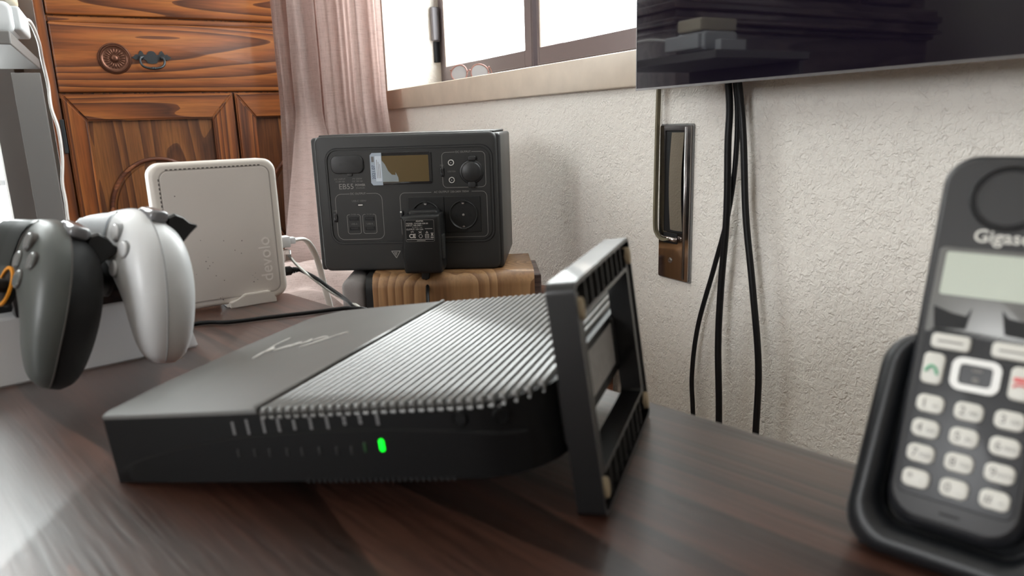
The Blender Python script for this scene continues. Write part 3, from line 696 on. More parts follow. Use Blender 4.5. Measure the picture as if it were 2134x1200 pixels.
# DC group, upper right
outline(0.1875, 0.1190, 0.2490, 0.1685, 0.006, (0.2065, 0.2300)); text('DC OUTPUT', 0.0038, 'ink', st, 0.2182, 0.1685, yT)
for z in (0.1540, 0.1296):
    j = obj('dc_jack', lathe([(0.0, -0.0004), (0.0030, -0.0004), (0.0032, -0.0016), (0.0040, -0.0018), (0.0043, -0.0012), (0.0043, 0.001)], tr(0.2005, FYs, z), 28), 'ink_pale', st, 40, label='round jack with pale ring')
    obj('jack_hole', S(circ(0.2005, z, 0.0031, 20), FYs-0.0012, 0), 'deep', j); obj('pin', S(circ(0.2005, z, 0.0009, 10), FYs-0.0018, 0), 'metal', j)
text('12V/10A', 0.0034, 'ink_dim', st, 0.2005, 0.1415, yT)
cs = obj('car_socket', lathe([(0.0, -0.0050), (0.0125, -0.0050), (0.0140, -0.0040), (0.0146, -0.0022), (0.0162, -0.0018), (0.0172, -0.0004), (0.0172, 0.001)], tr(0.2290, FYs, 0.1405), 48), 'stationside', st, 40, label='round capped car socket')
obj('socket_flap', S(rr(0.2235, 0.1180, 0.2345, 0.1270, 0.003), FYs-0.0040, 0, 0.001), 'stationside', cs, 40)
obj('socket_hinge', S(rr(0.2250, 0.1560, 0.2360, 0.1625, 0.002), FYs-0.0040, 0, 0.001), 'stationside', cs, 40)
# AC group
outline(0.1240, 0.0478, 0.2495, 0.1130, 0.007, (0.1700, 0.2280)); text('AC OUTPUT 230-240V 700W', 0.0040, 'ink', st, 0.1990, 0.1130, yT)
for x0, xc in ((0.1358, 0.1608), (0.1880, 0.2150)):
    s_ = obj('wall_socket', bmesh.new(), 'black', st); zc = 0.0800
    bm = bmesh.new(); slab(bm, rr(x0, 0.0545, x0+0.0520, 0.1065, 0.0012), FYs-0.0014, 0.0, 0.0008)
    me = bpy.data.meshes.new('wall_socket'); bmesh.ops.recalc_face_normals(bm, faces=bm.faces); bm.to_mesh(me); bm.free(); me.materials.append(M['black']); s_.data = me
    obj('socket_well', lathe([(0.0, 0.0004), (0.0178, 0.0004), (0.0188, -0.0022), (0.0198, -0.0030), (0.0206, -0.0020), (0.0206, 0.0)], tr(xc, FYs-0.001, zc), 48), 'station2', s_, 40)
    obj('well_floor', S(circ(xc, zc, 0.0182, 36), FYs-0.0016, 0), 'black', s_)
    bm = bmesh.new()
    for dx in (-0.0095, 0.0095): slab(bm, circ(xc+dx, zc, 0.0027, 16), FYs-0.0020, FYs-0.0010)
    obj('pin_hole', bm, 'deep', s_)
    bm = bmesh.new(); slab(bm, circ(xc, zc, 0.0018, 14), FYs-0.0026, FYs-0.001)
    for dz in (-0.0170, 0.0170): slab(bm, rr(xc-0.0017, zc+dz-0.0017, xc+0.0017, zc+dz+0.0017, 0.0012, 3), FYs-0.0034, FYs-0.001)
    obj('earth_contact', bm, 'metal', s_, label='bright metal contact')
    for dz in (-0.0195, 0.0195): obj('well_notch', S(rr(xc-0.0035, zc+dz-0.002, xc+0.0035, zc+dz+0.002, 0.0005), FYs-0.0036, FYs-0.001), 'black', s_)
# maker's emblem: triangle with inner notch, first letter beside it
bm = bmesh.new()
for a, b, t in (((0.1060, 0.0285), (0.1195, 0.0285), 0.0012), ((0.1065, 0.0285), (0.1130, 0.0185), 0.0012), ((0.1190, 0.0285), (0.1130, 0.0185), 0.0012), ((0.1100, 0.0270), (0.1130, 0.0222), 0.0010), ((0.1100, 0.0262), (0.1145, 0.0262), 0.0010), ((0.1145, 0.0270), (0.1128, 0.0235), 0.0010)):
    a, b = Vector(a), Vector(b); n = Vector((-(b-a).y, (b-a).x)).normalized()*t/2
    slab(bm, [tuple(a-n), tuple(b-n), tuple(b+n), tuple(a+n)], -0.0003, 0.0005)
obj('emblem', bm, 'ink', st, label='grey triangular emblem')
text('E', 0.0085, 'ink_dim', st, 0.1268, 0.0235, -0.0003)

# mains adapter plugged into the left socket
ad = thing('mains_adapter', 'black plug-in power adapter with printed label, in the left socket of the power station', 'adapter',
           frame(Vector(SO) + Vector(ss)*0.1600 + Vector(sn)*-0.0045 + Vector((0, 0, 0.001)), ss, sn, (0, 0, 1)))
bm = bmesh.new(); out = [(-0.0235, 0.002), (-0.0268, 0.006), (-0.0290, 0.035), (-0.0270, 0.050), (-0.0268, 0.077), (-0.0225, 0.0835), (0.0215, 0.0850), (0.0265, 0.0800), (0.0275, 0.040), (0.0272, 0.007), (0.0235, 0.002)]
pts = []
for k, p in enumerate(out): pts.append(p)
pts = [(a.x, a.y) for a in catmull([(x, z, 0) for x, z in out], 3)]
pts = [(p[0], p[1]) for p in pts]
slab(bm, pts, -0.040, 0.0, 0.005, 4)
obj('housing', bm, 'black', ad, 35)
obj('top_step', S(rr(-0.020, 0.078, 0.022, 0.0895, 0.004), -0.026, 0.0, 0.003), 'black', ad, 40)
lb = obj('rating_label', S(rr(-0.0215, 0.0480, 0.0190, 0.0785, 0.002), -0.04025, -0.0398), 'deep', ad, label='black rating label with pale print')
bm = bmesh.new(); ring(bm, rr(-0.0215, 0.0480, 0.0190, 0.0785, 0.002), rr(-0.0210, 0.0485, 0.0185, 0.0780, 0.0018), -0.0404, -0.0401); obj('label_border', bm, 'ink_dim', lb)
yl = -0.04035
text('ADAPTER', 0.0024, 'ink_pale', lb, -0.001, 0.0766, yl, bold=0.00005)
text('MODEL: 12V2500-500-00', 0.0029, 'ink_pale', lb, -0.0200, 0.0733, yl, 'LEFT'); text('INPUT: 100-240V~', 0.0029, 'ink_pale', lb, -0.0200, 0.0706, yl, 'LEFT')
text('50-60Hz 1.0A', 0.0026, 'ink', lb, -0.0120, 0.0679, yl, 'LEFT'); text('OUTPUT: 12V 2.5A', 0.0029, 'ink_pale', lb, -0.0200, 0.0652, yl, 'LEFT')
text('LPS', 0.0028, 'ink_pale', lb, -0.0120, 0.0618, yl); text('CE', 0.0078, 'ink_pale', lb, -0.0120, 0.0558, yl, bold=0.0002)
bm = bmesh.new()
ring(bm, circ(-0.0005, 0.0557, 0.0026, 18), circ(-0.0005, 0.0557, 0.0021, 18), yl, yl+0.0002)
ring(bm, rr(0.0058, 0.0530, 0.0112, 0.0584, 0.0002, 1), rr(0.0063, 0.0535, 0.0107, 0.0579, 0.0002, 1), yl, yl+0.0002)
ring(bm, rr(0.0072, 0.0544, 0.0098, 0.0570, 0.0001, 1), rr(0.0076, 0.0548, 0.0094, 0.0566, 0.0001, 1), yl, yl+0.0002)
slab(bm, rr(0.0135, 0.0532, 0.0178, 0.0543, 0.0001, 1), yl, yl+0.0002)
for a, b in (((0.0140, 0.0602), (0.0174, 0.0555)), ((0.0174, 0.0602), (0.0140, 0.0555)), ((0.0142, 0.0598), (0.0172, 0.0598)), ((0.0146, 0.0600), (0.0150, 0.0556)), ((0.0168, 0.0600), (0.0164, 0.0556)), ((-0.020, 0.0512), (0.0175, 0.0512)), ((-0.006, 0.0492), (0.006, 0.0492)), ((-0.003, 0.0625), (0.001, 0.0598)), ((0.001, 0.0625), (-0.003, 0.0598)), ((0.0070, 0.0600), (0.0085, 0.0625)), ((0.0085, 0.0625), (0.0100, 0.0600)), ((0.0070, 0.0600), (0.0100, 0.0600)), ((0.006, 0.0660), (0.0165, 0.0660))):
    a, b = Vector(a), Vector(b); n = Vector((-(b-a).y, (b-a).x)).normalized()*0.00025
    slab(bm, [tuple(a-n), tuple(b-n), tuple(b+n), tuple(a+n)], yl, yl+0.0002)
obj('approval_marks', bm, 'ink_pale', lb)
obj('side_rib', S(rr(0.0272, 0.022, 0.0300, 0.056, 0.001), -0.036, -0.020, 0.0006), 'station', ad, 40)
obj('strain_relief', S(rr(-0.0055, -0.0090, 0.0055, 0.004, 0.002), -0.028, -0.016, 0.002, back=0.002), 'black', ad, 40)
cst = Vector(SO) + Vector(ss)*0.1600 + Vector(sn)*-0.0265
tag(obj('adapter_cable', T([(cst.x, cst.y, 0.717), (cst.x+0.0005, cst.y-0.003, 0.708), (cst.x-0.006, cst.y-0.018, 0.697), (cst.x-0.010, cst.y-0.030, 0.684), (cst.x-0.007, cst.y-0.042, 0.670), (0.345, 0.84, 0.64), (0.36, 0.82, 0.60), (0.37, 0.82, 0.3), (0.37, 0.83, 0.004)], 0.0027, 8), 'cable_black', None, 179), 'thin black cable dropping from the plug-in adapter over the walnut loudspeaker', 'cable')

# ------------------------------------------------------------------ white network box
s2 = (0.99314, 0.11690, 0.0); n2 = (-0.11690, 0.99314, 0.0)
rp = thing('network_box', 'square warm white network box standing upright at the far corner of the table', 'network device',
           frame((0.138291, 0.788674, 0.75), s2, n2, (0, 0, 1)))
obj('housing', S(rr(-0.1185, 0.0035, 0.0030, 0.1520, 0.013, 8), 0.0, 0.030, 0.004, 4, back=0.004), 'repeater', rp, 40)
bm = bmesh.new(); ring(bm, rr(-0.1110, 0.010, -0.0042, 0.1455, 0.009, 8), rr(-0.1097, 0.0113, -0.0055, 0.1442, 0.008, 8), -0.0003, 0.0006)
obj('face_groove', bm, 'groove', rp)
obj('face_plate', S(rr(-0.1097, 0.0113, -0.0055, 0.1442, 0.008, 8), -0.0007, 0.0008, 0.0005), 'repeater_face', rp, 40)
bm = bmesh.new()
for k in range(22): slab(bm, rr(-0.104+k*0.0042, 0.1452, -0.1016+k*0.0042, 0.1463, 0.0002, 1), -0.0006, 0.0002)
for k in range(16): slab(bm, rr(-0.1116, 0.072+k*0.0042, -0.1105, 0.0744+k*0.0042, 0.0002, 1), -0.0006, 0.0002)
o = obj('vent_slots', bm, 'gap', rp)
text('devolo', 0.0175, 'emboss', rp, -0.0172, 0.0465, -0.0007, rot=PI/2, depth=0.0004, name='embossed_lettering', bold=0.0001)
bm = bmesh.new(); slab(bm, [(-0.060, -0.0035), (-0.0115, -0.0035), (-0.0135, 0.0035), (-0.0185, 0.0095), (-0.044, 0.0095), (-0.0505, 0.0045), (-0.060, 0.0025)], -0.006, 0.004, 0.0)
for v in bm.verts: v.co.z += 0.0035
bmesh.ops.bevel(bm, geom=[e for e in bm.edges], offset=0.0008, segments=2, affect='EDGES')
obj('stand_foot', bm, 'repeater', rp, 40)
obj('stand_base', B((-0.062, 0.001, 0.0), (-0.010, 0.030, 0.004), 0.001), 'repeater', rp)
bm = bmesh.new(); rnd = random.Random(11)
for (x, z) in [(-0.080, 0.074), (-0.058, 0.071), (-0.0775, 0.052), (-0.071, 0.050), (-0.0745, 0.047), (-0.0695, 0.036), (-0.088, 0.040), (-0.048, 0.060), (-0.042, 0.056), (-0.040, 0.069), (-0.033, 0.031), (-0.0285, 0.026), (-0.030, 0.033), (-0.0325, 0.024), (-0.062, 0.030), (-0.066, 0.013), (-0.0655, 0.010), (-0.0985, 0.120), (-0.090, 0.089), (-0.0765, 0.0445), (-0.075, 0.056), (-0.031, 0.0285), (-0.068, 0.012)]:
    r = rnd.uniform(0.00025, 0.0006); slab(bm, circ(x, z, r, 7), -0.0009, -0.0006)
o = obj('dust_specks', bm, 'speck', rp); o['kind'] = 'stuff'

def conn(name, lo, hi, m, parent, bev=0.001, label=None):
    return obj(name, B(lo, hi, bev), m, parent, 40, label)
uc = thing('white_usb_cable', 'thick white cable with moulded plug arching from the white network box', 'cable', rp.matrix_world.copy())
conn('plug', (0.003, 0.008, 0.0545), (0.0135, 0.022, 0.0665), 'white_plastic', uc)
conn('boot', (0.0135, 0.010, 0.0575), (0.0200, 0.020, 0.0645), 'white_plastic', uc)
inv = rp.matrix_world.inverted()
def loc(pts): return [tuple(inv @ Vector(p)) for p in pts]
obj('cord', T([(0.018, 0.015, 0.061)] + loc([(0.168, 0.815, 0.8095), (0.1795, 0.835, 0.7985), (0.1905, 0.855, 0.7769), (0.197, 0.865, 0.7500), (0.2050, 0.865, 0.700), (0.212, 0.86, 0.62)]), lambda t: 0.0042, 10, flat=0.5), 'cable_white', uc, 179)
lan = thing('grey_network_cable', 'flat grey network cable with clear plug running over the table corner', 'cable', rp.matrix_world.copy())
conn('clear_plug', (0.003, 0.009, 0.0395), (0.0130, 0.020, 0.0515), 'clear', lan, 0.0008, 'clear plastic plug')
obj('cord', T([(0.011, 0.0145, 0.0455)] + loc([(0.1558, 0.80, 0.7831), (0.1679, 0.79, 0.7695), (0.1829, 0.77, 0.7550), (0.1920, 0.735, 0.7490), (0.197, 0.70, 0.742), (0.21, 0.69, 0.66)]), 0.0030, 8, flat=0.45), 'cable_grey', lan, 179)
dc = thing('black_power_lead', 'black power lead with ribbed plug at the foot of the white network box', 'cable', rp.matrix_world.copy())
obj('plug', T([(0.001, 0.0145, 0.0275), (0.012, 0.0145, 0.0275)], 0.0052, 16, 1), 'black', dc, 50)
bm = bmesh.new()
for k in range(4): tube(bm, [(0.0118+k*0.0028, 0.0145, 0.0275), (0.0136+k*0.0028, 0.0145, 0.0275)], 0.0040-k*0.0004, 12, 1)
tube(bm, [(0.0110, 0.0145, 0.0275), (0.024, 0.0145, 0.0272)], 0.0022, 10, 1)
obj('ribbed_boot', bm, 'black', dc, 50)
obj('cord', T([(0.022, 0.0145, 0.0272)] + loc([(0.1720, 0.785, 0.769), (0.1803, 0.77, 0.7610), (0.1875, 0.745, 0.7545), (0.1925, 0.715, 0.748), (0.200, 0.70, 0.735), (0.215, 0.69, 0.66)]), 0.0021, 8), 'cable_black', dc, 179)
tag(obj('table_cable', T([(-0.005, 0.690, 0.7525), (0.041, 0.723, 0.7525), (0.07, 0.7105, 0.7525), (0.105, 0.7065, 0.7525), (0.141, 0.7015, 0.7525), (0.17, 0.699, 0.7525), (0.184, 0.694, 0.7525), (0.200, 0.685, 0.748), (0.215, 0.676, 0.72)], 0.0021, 8), 'cable_black', None, 179), 'thin black cable lying on the table from the charging dock to the table edge', 'cable')

# ------------------------------------------------------------------ game controllers and their dock
def controller(name, label, O, R3, scale, shell, back, pad, btn, ring_m):
    k = scale*1e-3
    mw = Matrix(((R3[0][0]*k, R3[0][1]*k, R3[0][2]*k, O[0]), (R3[1][0]*k, R3[1][1]*k, R3[1][2]*k, O[1]), (R3[2][0]*k, R3[2][1]*k, R3[2][2]*k, O[2]), (0, 0, 0, 1)))
    t = thing(name, label, 'game controller', Matrix(), 'game controllers in the charging dock')
    # path sections in mm: centre, direction, half width, half depth
    sec = [((0, 18.5, 0), (1, 0), 25, 16), ((16, 18.5, 0), (1, 0), 25.5, 16.5), ((32, 17.5, 0), (1, -.10), 26.5, 17.5), ((45, 14.5, -1), (.92, -.38), 27.5, 19), ((55, 8, -2), (.75, -.66), 27, 20.5),
           ((62, -2, -3), (.50, -.87), 25, 21), ((65.5, -14, -4.5), (.22, -.97), 22.5, 20.5), ((66.5, -26, -6), (.02, -1), 20, 19.5), ((66, -38, -7.5), (-.06, -1), 17.5, 18), ((65, -49, -9), (-.08, -1), 14.5, 15.5), ((64.3, -57, -10), (-.08, -1), 10.5, 12), ((63.9, -62, -10.5), (-.08, -1), 5, 6.5)]
    def pt(s, a, shrink=1.0):
        (cx, cy, cz), d, aa, bb = s; dl = math.hypot(*d); nx, ny = -d[1]/dl, d[0]/dl
        ca, sa = math.cos(a), math.sin(a); e = 2/2.75 if sa > 0 else 2/2.3
        w_ = math.copysign(abs(ca)**e, ca)*aa*shrink; h = math.copysign(abs(sa)**e, sa)*bb*shrink
        if h < 0: h *= 1.12
        return (cx+nx*w_, cy+ny*w_, cz+h)
    # interpolated sections
    fine = []
    C = catmull([s[0] for s in sec], 4); D = catmull([(s[1][0], s[1][1], 0) for s in sec], 4); Q = catmull([(s[2], s[3], 0) for s in sec], 4)
    for c, d, q_ in zip(C, D, Q): fine.append((tuple(c), (d.x, d.y), q_.x, q_.y))
    def loft(a0, a1, n, shrink, side):
        bm = bmesh.new(); rows = []
        for s in fine:
            rows.append([bm.verts.new((lambda p: (p[0]*side, p[1], p[2]))(pt(s, a0+(a1-a0)*i/n, shrink))) for i in range(n+1)])
        for a, b in zip(rows, rows[1:]):
            for i in range(n): bm.faces.new((a[i], a[i+1], b[i+1], b[i]))
        bm.faces.new(rows[-1]); bm.faces.new(rows[0][::-1])
        return bm
    def both(a0, a1, n, shrink, nm, m, lab=None):
        bm = loft(a0, a1, n, shrink, 1); b2 = loft(a0, a1, n, shrink, -1)
        me = bpy.data.meshes.new('x'); b2.to_mesh(me); b2.free(); bm.from_mesh(me); bpy.data.meshes.remove(me)
        return obj(nm, bm, m, t, 50, lab)
    both(math.radians(6), math.radians(174), 28, 1.0, 'front_shell', shell)
    both(math.radians(174), math.radians(366), 26, 0.975, 'rear_shell', back)
    for sd in (-1, 1):
        bm = T([(lambda p: (p[0]*sd, p[1], p[2]))(pt(s, math.radians(5.5), 1.002)) for s in fine[2:-1]], 0.42, 6, 1)
        obj('seam', bm, 'groove2' if shell == 'white_shell' else 'gap', t, 179)
    def surf(x, y):
        w_ = min(0.999, abs((y-18)/25.8)); return 16.4*(1-w_**2.75)**(1/2.75)
    # touchpad
    bm = bmesh.new(); rows = []
    for j in range(15):
        v = j/14; y = 40.5-32*v; row = []
        hw = 33-5*v
        for i in range(17):
            x = -hw+2*hw*i/16; row.append(bm.verts.new((x, y, surf(x, y)+1.3+1.3*abs(x)/33)))
        rows.append(row)
    for a, b in zip(rows, rows[1:]):
        for i in range(16): bm.faces.new((a[i], a[i+1], b[i+1], b[i]))
    bmesh.ops.solidify(bm, geom=bm.faces, thickness=1.4)
    obj('touchpad', bm, pad, t, 50)
    for s in (-1, 1): obj('light_strip', T([(s*34.2, 41, surf(0, 41)+1.35), (s*33, 30, surf(0, 30)+1.35), (s*31, 18, surf(0, 18)+1.35), (s*28.6, 7.5, surf(0, 7.5)+1.35)], 0.45, 6), 'groove2' if shell == 'white_shell' else 'gap', t, 179)
    def disc(nm, x, y, z, r, h, m, lab=None, n=24):
        return obj(nm, lathe([(0, h), (r*0.86, h), (r, h*0.55), (r, -1.5)], tr(x, y, z), n, 'Z'), m, t, 40, lab)
    for x, y in ((52, 25), (64.5, 13), (52, 1), (39.5, 13)):
        b_ = disc('face_button', x, y, 18.4-(0.9 if x > 55 else (0.7 if x < 45 else 0)), 5.6, 1.9, btn)
        bm = bmesh.new(); ring(bm, circ(x, y, 6.3, 24), circ(x, y, 5.7, 24), 14.5, 19.0-(1.0 if x > 55 else (0.6 if x < 45 else 0)), 'XY'); obj('button_rim', bm, 'groove2' if shell == 'white_shell' else 'gap', b_)
    for a in range(4):
        bm = S(rr(-3.6, 3.0, 3.6, 11.5, 2.0), 15.5, 18.8, plane='XY', back=0.8)
        bmesh.ops.transform(bm, matrix=tr(-52, 13, 0) @ Matrix.Rotation(a*PI/2, 4, 'Z'), verts=bm.verts); obj('direction_key', bm, btn, t, 40)
    for s in (-1, 1):
        bs = disc('stick_collar', s*27, -5, 15, 13, 2.2, 'black', None, 36)
        if ring_m and s > 0: obj('accent_ring', lathe([(11.2, 2.0), (11.2, 3.3), (13.2, 3.3), (13.4, 2.0)], tr(s*27, -5, 15), 36, 'Z'), ring_m, bs, 40, label='orange ring')
        stk = disc('thumb_stick', s*27, -5, 19, 4.5, 7, 'black')
        obj('stick_cap', lathe([(0, 9.0), (6.5, 9.4), (8.2, 10.2), (9.3, 9.2), (9.3, 7.6), (7, 6.2), (3, 5.8)], tr(s*27, -5, 19), 32, 'Z'), 'rubber', stk, 50)
        # bumper and trigger
        bm = bmesh.new(); box(bm, (s*56-12.5, 34.5, -10), (s*56+12.5, 43.5, 3), 4.0, 4)
        bmesh.ops.transform(bm, matrix=tr(s*56, 38, 0) @ Matrix.Rotation(-s*0.20, 4, 'Z') @ tr(-s*56, -38, 0), verts=bm.verts)
        obj('bumper', bm, 'trigger_top', t, 40, label='glossy grey shoulder button')
        bm = bmesh.new(); sid = []
        prof = [(37.5, -9), (40.5, -14), (39.0, -20), (35.5, -25), (34.5, -30), (33.0, -30.5), (28.0, -26), (21, -21), (17, -14), (22, -8)]
        for x in (s*56-10.5, s*56-8.5, s*56+8.5, s*56+10.5):
            edge = 0.86 if abs(abs(x-s*56)-10.5) < 0.1 else 1.0
            cy_, cz_ = 29, -17
            sid.append([bm.verts.new((x, cy_+(y-cy_)*edge, cz_+(z-cz_)*edge)) for y, z in prof])
        for a, b in zip(sid, sid[1:]):
            for i in range(len(prof)): bm.faces.new((a[i], a[(i+1) % len(prof)], b[(i+1) % len(prof)], b[i]))
        bm.faces.new(sid[0]); bm.faces.new(sid[-1])
        obj('trigger', bm, 'black', t, 35)
    t.matrix_world = mw
    return t
controller('game_controller', 'white game controller with white face buttons, right of the grey controller',
           (-0.0174, 0.6277, 0.8263), ((.3665, .1638, -.9159), (-.9222, .1944, -.3343), (.1233, .9672, .2224)), 1.06, 'white_shell', 'white_shell', 'white_shell', 'white_button', None)
controller('game_controller', 'dark grey game controller with black textured grip and orange ring, at the left edge',
           (-0.0752, 0.6188, 0.8274), ((.3759, .3566, -.8554), (-.9247, .2047, -.3211), (.0606, .9116, .4066)), 1.06, 'grey_shell', 'rubber', 'grey_pad', 'grey_button', 'orange')
ds = Vector((0.9785, 0.2062, 0)); dn = Vector((-0.2062, 0.9785, 0))
dk = thing('charging_dock', 'white charging dock with black cradle under the two game controllers', 'charging dock', frame((0.037, 0.650, 0.75), ds, dn, (0, 0, 1)))
bm = bmesh.new()
vs = [bm.verts.new(p) for p in ((-0.21, 0, 0), (0.0, 0, 0), (0.0, 0.036, 0), (-0.21, 0.036, 0), (-0.205, 0.007, 0.050), (-0.0095, 0.007, 0.0505), (-0.0095, 0.030, 0.0505), (-0.205, 0.030, 0.050))]
for f in ((0, 1, 5, 4), (1, 2, 6, 5), (2, 3, 7, 6), (3, 0, 4, 7), (4, 5, 6, 7), (3, 2, 1, 0)): bm.faces.new([vs[i] for i in f])
bmesh.ops.bevel(bm, geom=list(bm.edges), offset=0.0015, segments=2, affect='EDGES')
obj('base', bm, 'white_plastic', dk, 40)
bm = bmesh.new(); box(bm, (-0.125, 0.004, 0.048), (-0.045, 0.028, 0.085), 0.004); obj('cradle', bm, 'gloss', dk, 40, label='black cradle rising from the dock')

# ------------------------------------------------------------------ ribbed router lying on its side
lat = Vector((0.667505, -0.733076, 0.130519)); dd = Vector((0.739401, 0.673265, 0)); nn = Vector((-0.087879, 0.096511, 0.991444))
rt = thing('router', 'black router with ribbed top and green light, lying flat with its stand upright', 'router', frame((-0.02393, 0.40699, 0.7502), lat, dd, nn))
def fy_(x): return 0.0125*max(0, x/0.238)**1.4
TH = 0.0375; XR = 0.2395; RIB0 = 0.0985
front = [(x, fy_(x)) for x in [0.0+0.205*k/14 for k in range(15)]]
cr = []
for k in range(1, 9):
    a = PI/2*k/8; cr.append((0.205+0.0345*math.sin(a), 0.0103+0.0345*(1-math.cos(a))+0.0008*math.sin(a)))
outl = front + cr + [(XR, 0.208)] + [(XR-0.015+0.015*math.cos(a), 0.208+0.015*math.sin(a)) for a in (PI/8, PI/4, 3*PI/8, PI/2)] + [(0.12, 0.2225), (0.030, 0.2185)] + [(-0.010+0.030*(1-math.sin(a)), 0.188+0.030*math.cos(a)) for a in (PI/10, PI/5, 3*PI/10, 2*PI/5, PI/2)] + [(-0.012, 0.12), (-0.010, 0.05), (-0.004, 0.006)]
obj('housing', S(outl, 0.0, TH-0.0022, plane='XY', back=0.0), 'router_front', rt, 35)
# smooth top skin left of the ribs, with its raised seam
top = [(x, y) for x, y in front if x < RIB0-0.002] + [(RIB0-0.0015, fy_(RIB0)), (RIB0-0.0015, 0.2215)] + [(0.030, 0.2185)] + [(-0.010+0.030*(1-math.sin(a)), 0.188+0.030*math.cos(a)) for a in (PI/10, PI/5, 3*PI/10, 2*PI/5, PI/2)] + [(-0.012, 0.12), (-0.010, 0.05), (-0.004, 0.006)]
obj('top_skin', S(top, TH-0.0022, TH, plane='XY', back=0.0008), 'router', rt, 35)
obj('seam_ridge', T([(RIB0-0.002, fy_(RIB0)+0.001, TH+0.0004), (RIB0-0.002, 0.2205, TH+0.0004)], 0.0011, 8, 1), 'rib', rt, 179)
def rib_end(x):
    y0 = fy_(x) if x <= 0.205 else None
    if y0 is None:
        a = math.asin(min(1, (x-0.205)/0.0345)); y0 = 0.0103+0.0345*(1-math.cos(a))
    y1 = 0.2225 if x < XR-0.015 else 0.208+math.sqrt(max(0, 0.015**2-(x-XR+0.015)**2))
    return y0-0.0006, y1
pitch = 0.0046; nr = 31
for k in range(nr):
    x = RIB0+0.0022+k*pitch
    if x > XR-0.001: break
    y0, y1 = rib_end(min(x+0.0012, XR-0.0005)); wv = 0.00160
    bm = bmesh.new(); rows = []
    stations = [(y0+0.0006, -0.0022, 0.5), (y0+0.0001, -0.0014, 0.9), (y0+0.0003, -0.0006, 1), (y0+0.0016, 0.0, 1), (y0+0.02, 0.0, 1), (y1-0.004, 0.0, 1), (y1, -0.0012, 0.9)]
    for (y, dz, s_) in stations:
        zt = TH+0.0004+dz
        rows.append([bm.verts.new((x+wv*s_*math.cos(a)*1.0, y, zt-0.0016+0.0016*math.sin(a))) for a in (0, PI/5, 2*PI/5, 3*PI/5, 4*PI/5, PI)] + [bm.verts.new((x-wv*s_, y, zt-0.0035)), bm.verts.new((x+wv*s_, y, zt-0.0035))])
    for a, b in zip(rows, rows[1:]):
        for i in range(8): bm.faces.new((a[i], a[(i+1) % 8], b[(i+1) % 8], b[i]))
    bm.faces.new(rows[0]); bm.faces.new(rows[-1])
    obj('rib', bm, 'rib', rt, 60)
# curved lower fascia with the arch line
arch = [(0.0015, 0.0066), (0.020, 0.0125), (0.0448, 0.0178), (0.0650, 0.0210), (0.0845, 0.0232), (0.1202, 0.0248), (0.1538, 0.0248), (0.1967, 0.0228), (0.215, 0.0205), (0.228, 0.0185)]
def fpt(x, z, off=0.0):
    if x <= 0.205: return (x, fy_(x)-off, z)
    a = math.asin(min(0.98, (x-0.205)/0.0345)); return (x+off*math.sin(a), 0.0103+0.0345*(1-math.cos(a))-off*math.cos(a), z)
bm = bmesh.new(); A3 = catmull([(x, 0, z) for x, z in arch], 4); up = []; lo = []; upi = []; loi = []
for p in A3:
    up.append(bm.verts.new(fpt(p.x, p.z, 0.0012*min(1, p.x/0.03)))); upi.append(bm.verts.new(fpt(p.x, p.z+0.0011, -0.0002)))
    lo.append(bm.verts.new(fpt(p.x, 0.0012, 0.0010*min(1, p.x/0.03)))); loi.append(bm.verts.new(fpt(p.x, 0.0006, -0.0002)))
for i in range(len(A3)-1):
    bm.faces.new((lo[i], lo[i+1], up[i+1], up[i])); bm.faces.new((up[i], up[i+1], upi[i+1], upi[i])); bm.faces.new((loi[i], loi[i+1], lo[i+1], lo[i])); bm.faces.new((upi[i], upi[i+1], loi[i+1], loi[i]))
bm.faces.new((lo[0], up[0], upi[0], loi[0])); bm.faces.new((lo[-1], loi[-1], upi[-1], up[-1]))
obj('lower_fascia', bm, 'router_front', rt, 30)
# small vertical printed captions above the lights
caps = [(0.0814, 0.0249, 0.0835, 0.0318, 'DSL'), (0.0896, 0.0248, 0.0928, 0.0365, 'Internet'), (0.0989, 0.0253, 0.1020, 0.0368, 'Ethernet'), (0.1074, 0.0257, 0.1105, 0.0378, 'Ethernet'), (0.1165, 0.0263, 0.1178, 0.0316, 'Wi'), (0.1254, 0.0262, 0.1274, 0.0345, 'Wi-Fi'), (0.1342, 0.0262, 0.1367, 0.0372, 'Phone 2'), (0.1437, 0.0277, 0.1447, 0.0323, 'USB'), (0.1519, 0.0279, 0.1529, 0.0324, 'TV'), (0.1605, 0.0271, 0.1624, 0.0357, 'Power')]
def mark(bm, x, z, w_, h, sl=0.0):
    P = [(-w_-sl, -h), (w_-sl, -h), (w_+sl, h), (-w_+sl, h)]
    vs = [bm.verts.new(fpt(x+a, min(0.0328, z+b), 0.0002)) for a, b in P]; vk = [bm.verts.new(fpt(x+a, min(0.0328, z+b), -0.0003)) for a, b in P]
    bm.faces.new(vs); bm.faces.new(vk[::-1])
    for i in range(4): bm.faces.new((vs[i], vk[i], vk[(i+1) % 4], vs[(i+1) % 4]))
for x0, z0, x1, z1, s_ in caps:
    bm = bmesh.new(); n_ = max(2, int(round((z1-z0)/0.0019)))
    for q_ in range(n_): mark(bm, x0+(x1-x0)*0.25, z0+(z1-z0)*(q_+0.5)/n_, 0.0007, (z1-z0)/n_*0.42)
    obj('caption', bm, 'router_mark', rt)
for xc, zc in ((0.2010, 0.0322), (0.2190, 0.0320)):
    bm = bmesh.new()
    for q_ in range(2): mark(bm, xc, zc-0.0012+q_*0.0019, 0.0007, 0.0007)
    obj('caption', bm, 'router_mark', rt)
def lamp(x, z, m, h=0.0030, w_=0.0009, nm='light', lab=None):
    y = fy_(x)-0.0016
    o = obj(nm, S(rr(x-w_, z-h, x+w_, z+h, w_*0.98, 4), y, y+0.002, 0.0003), m, rt, 40, lab); return o
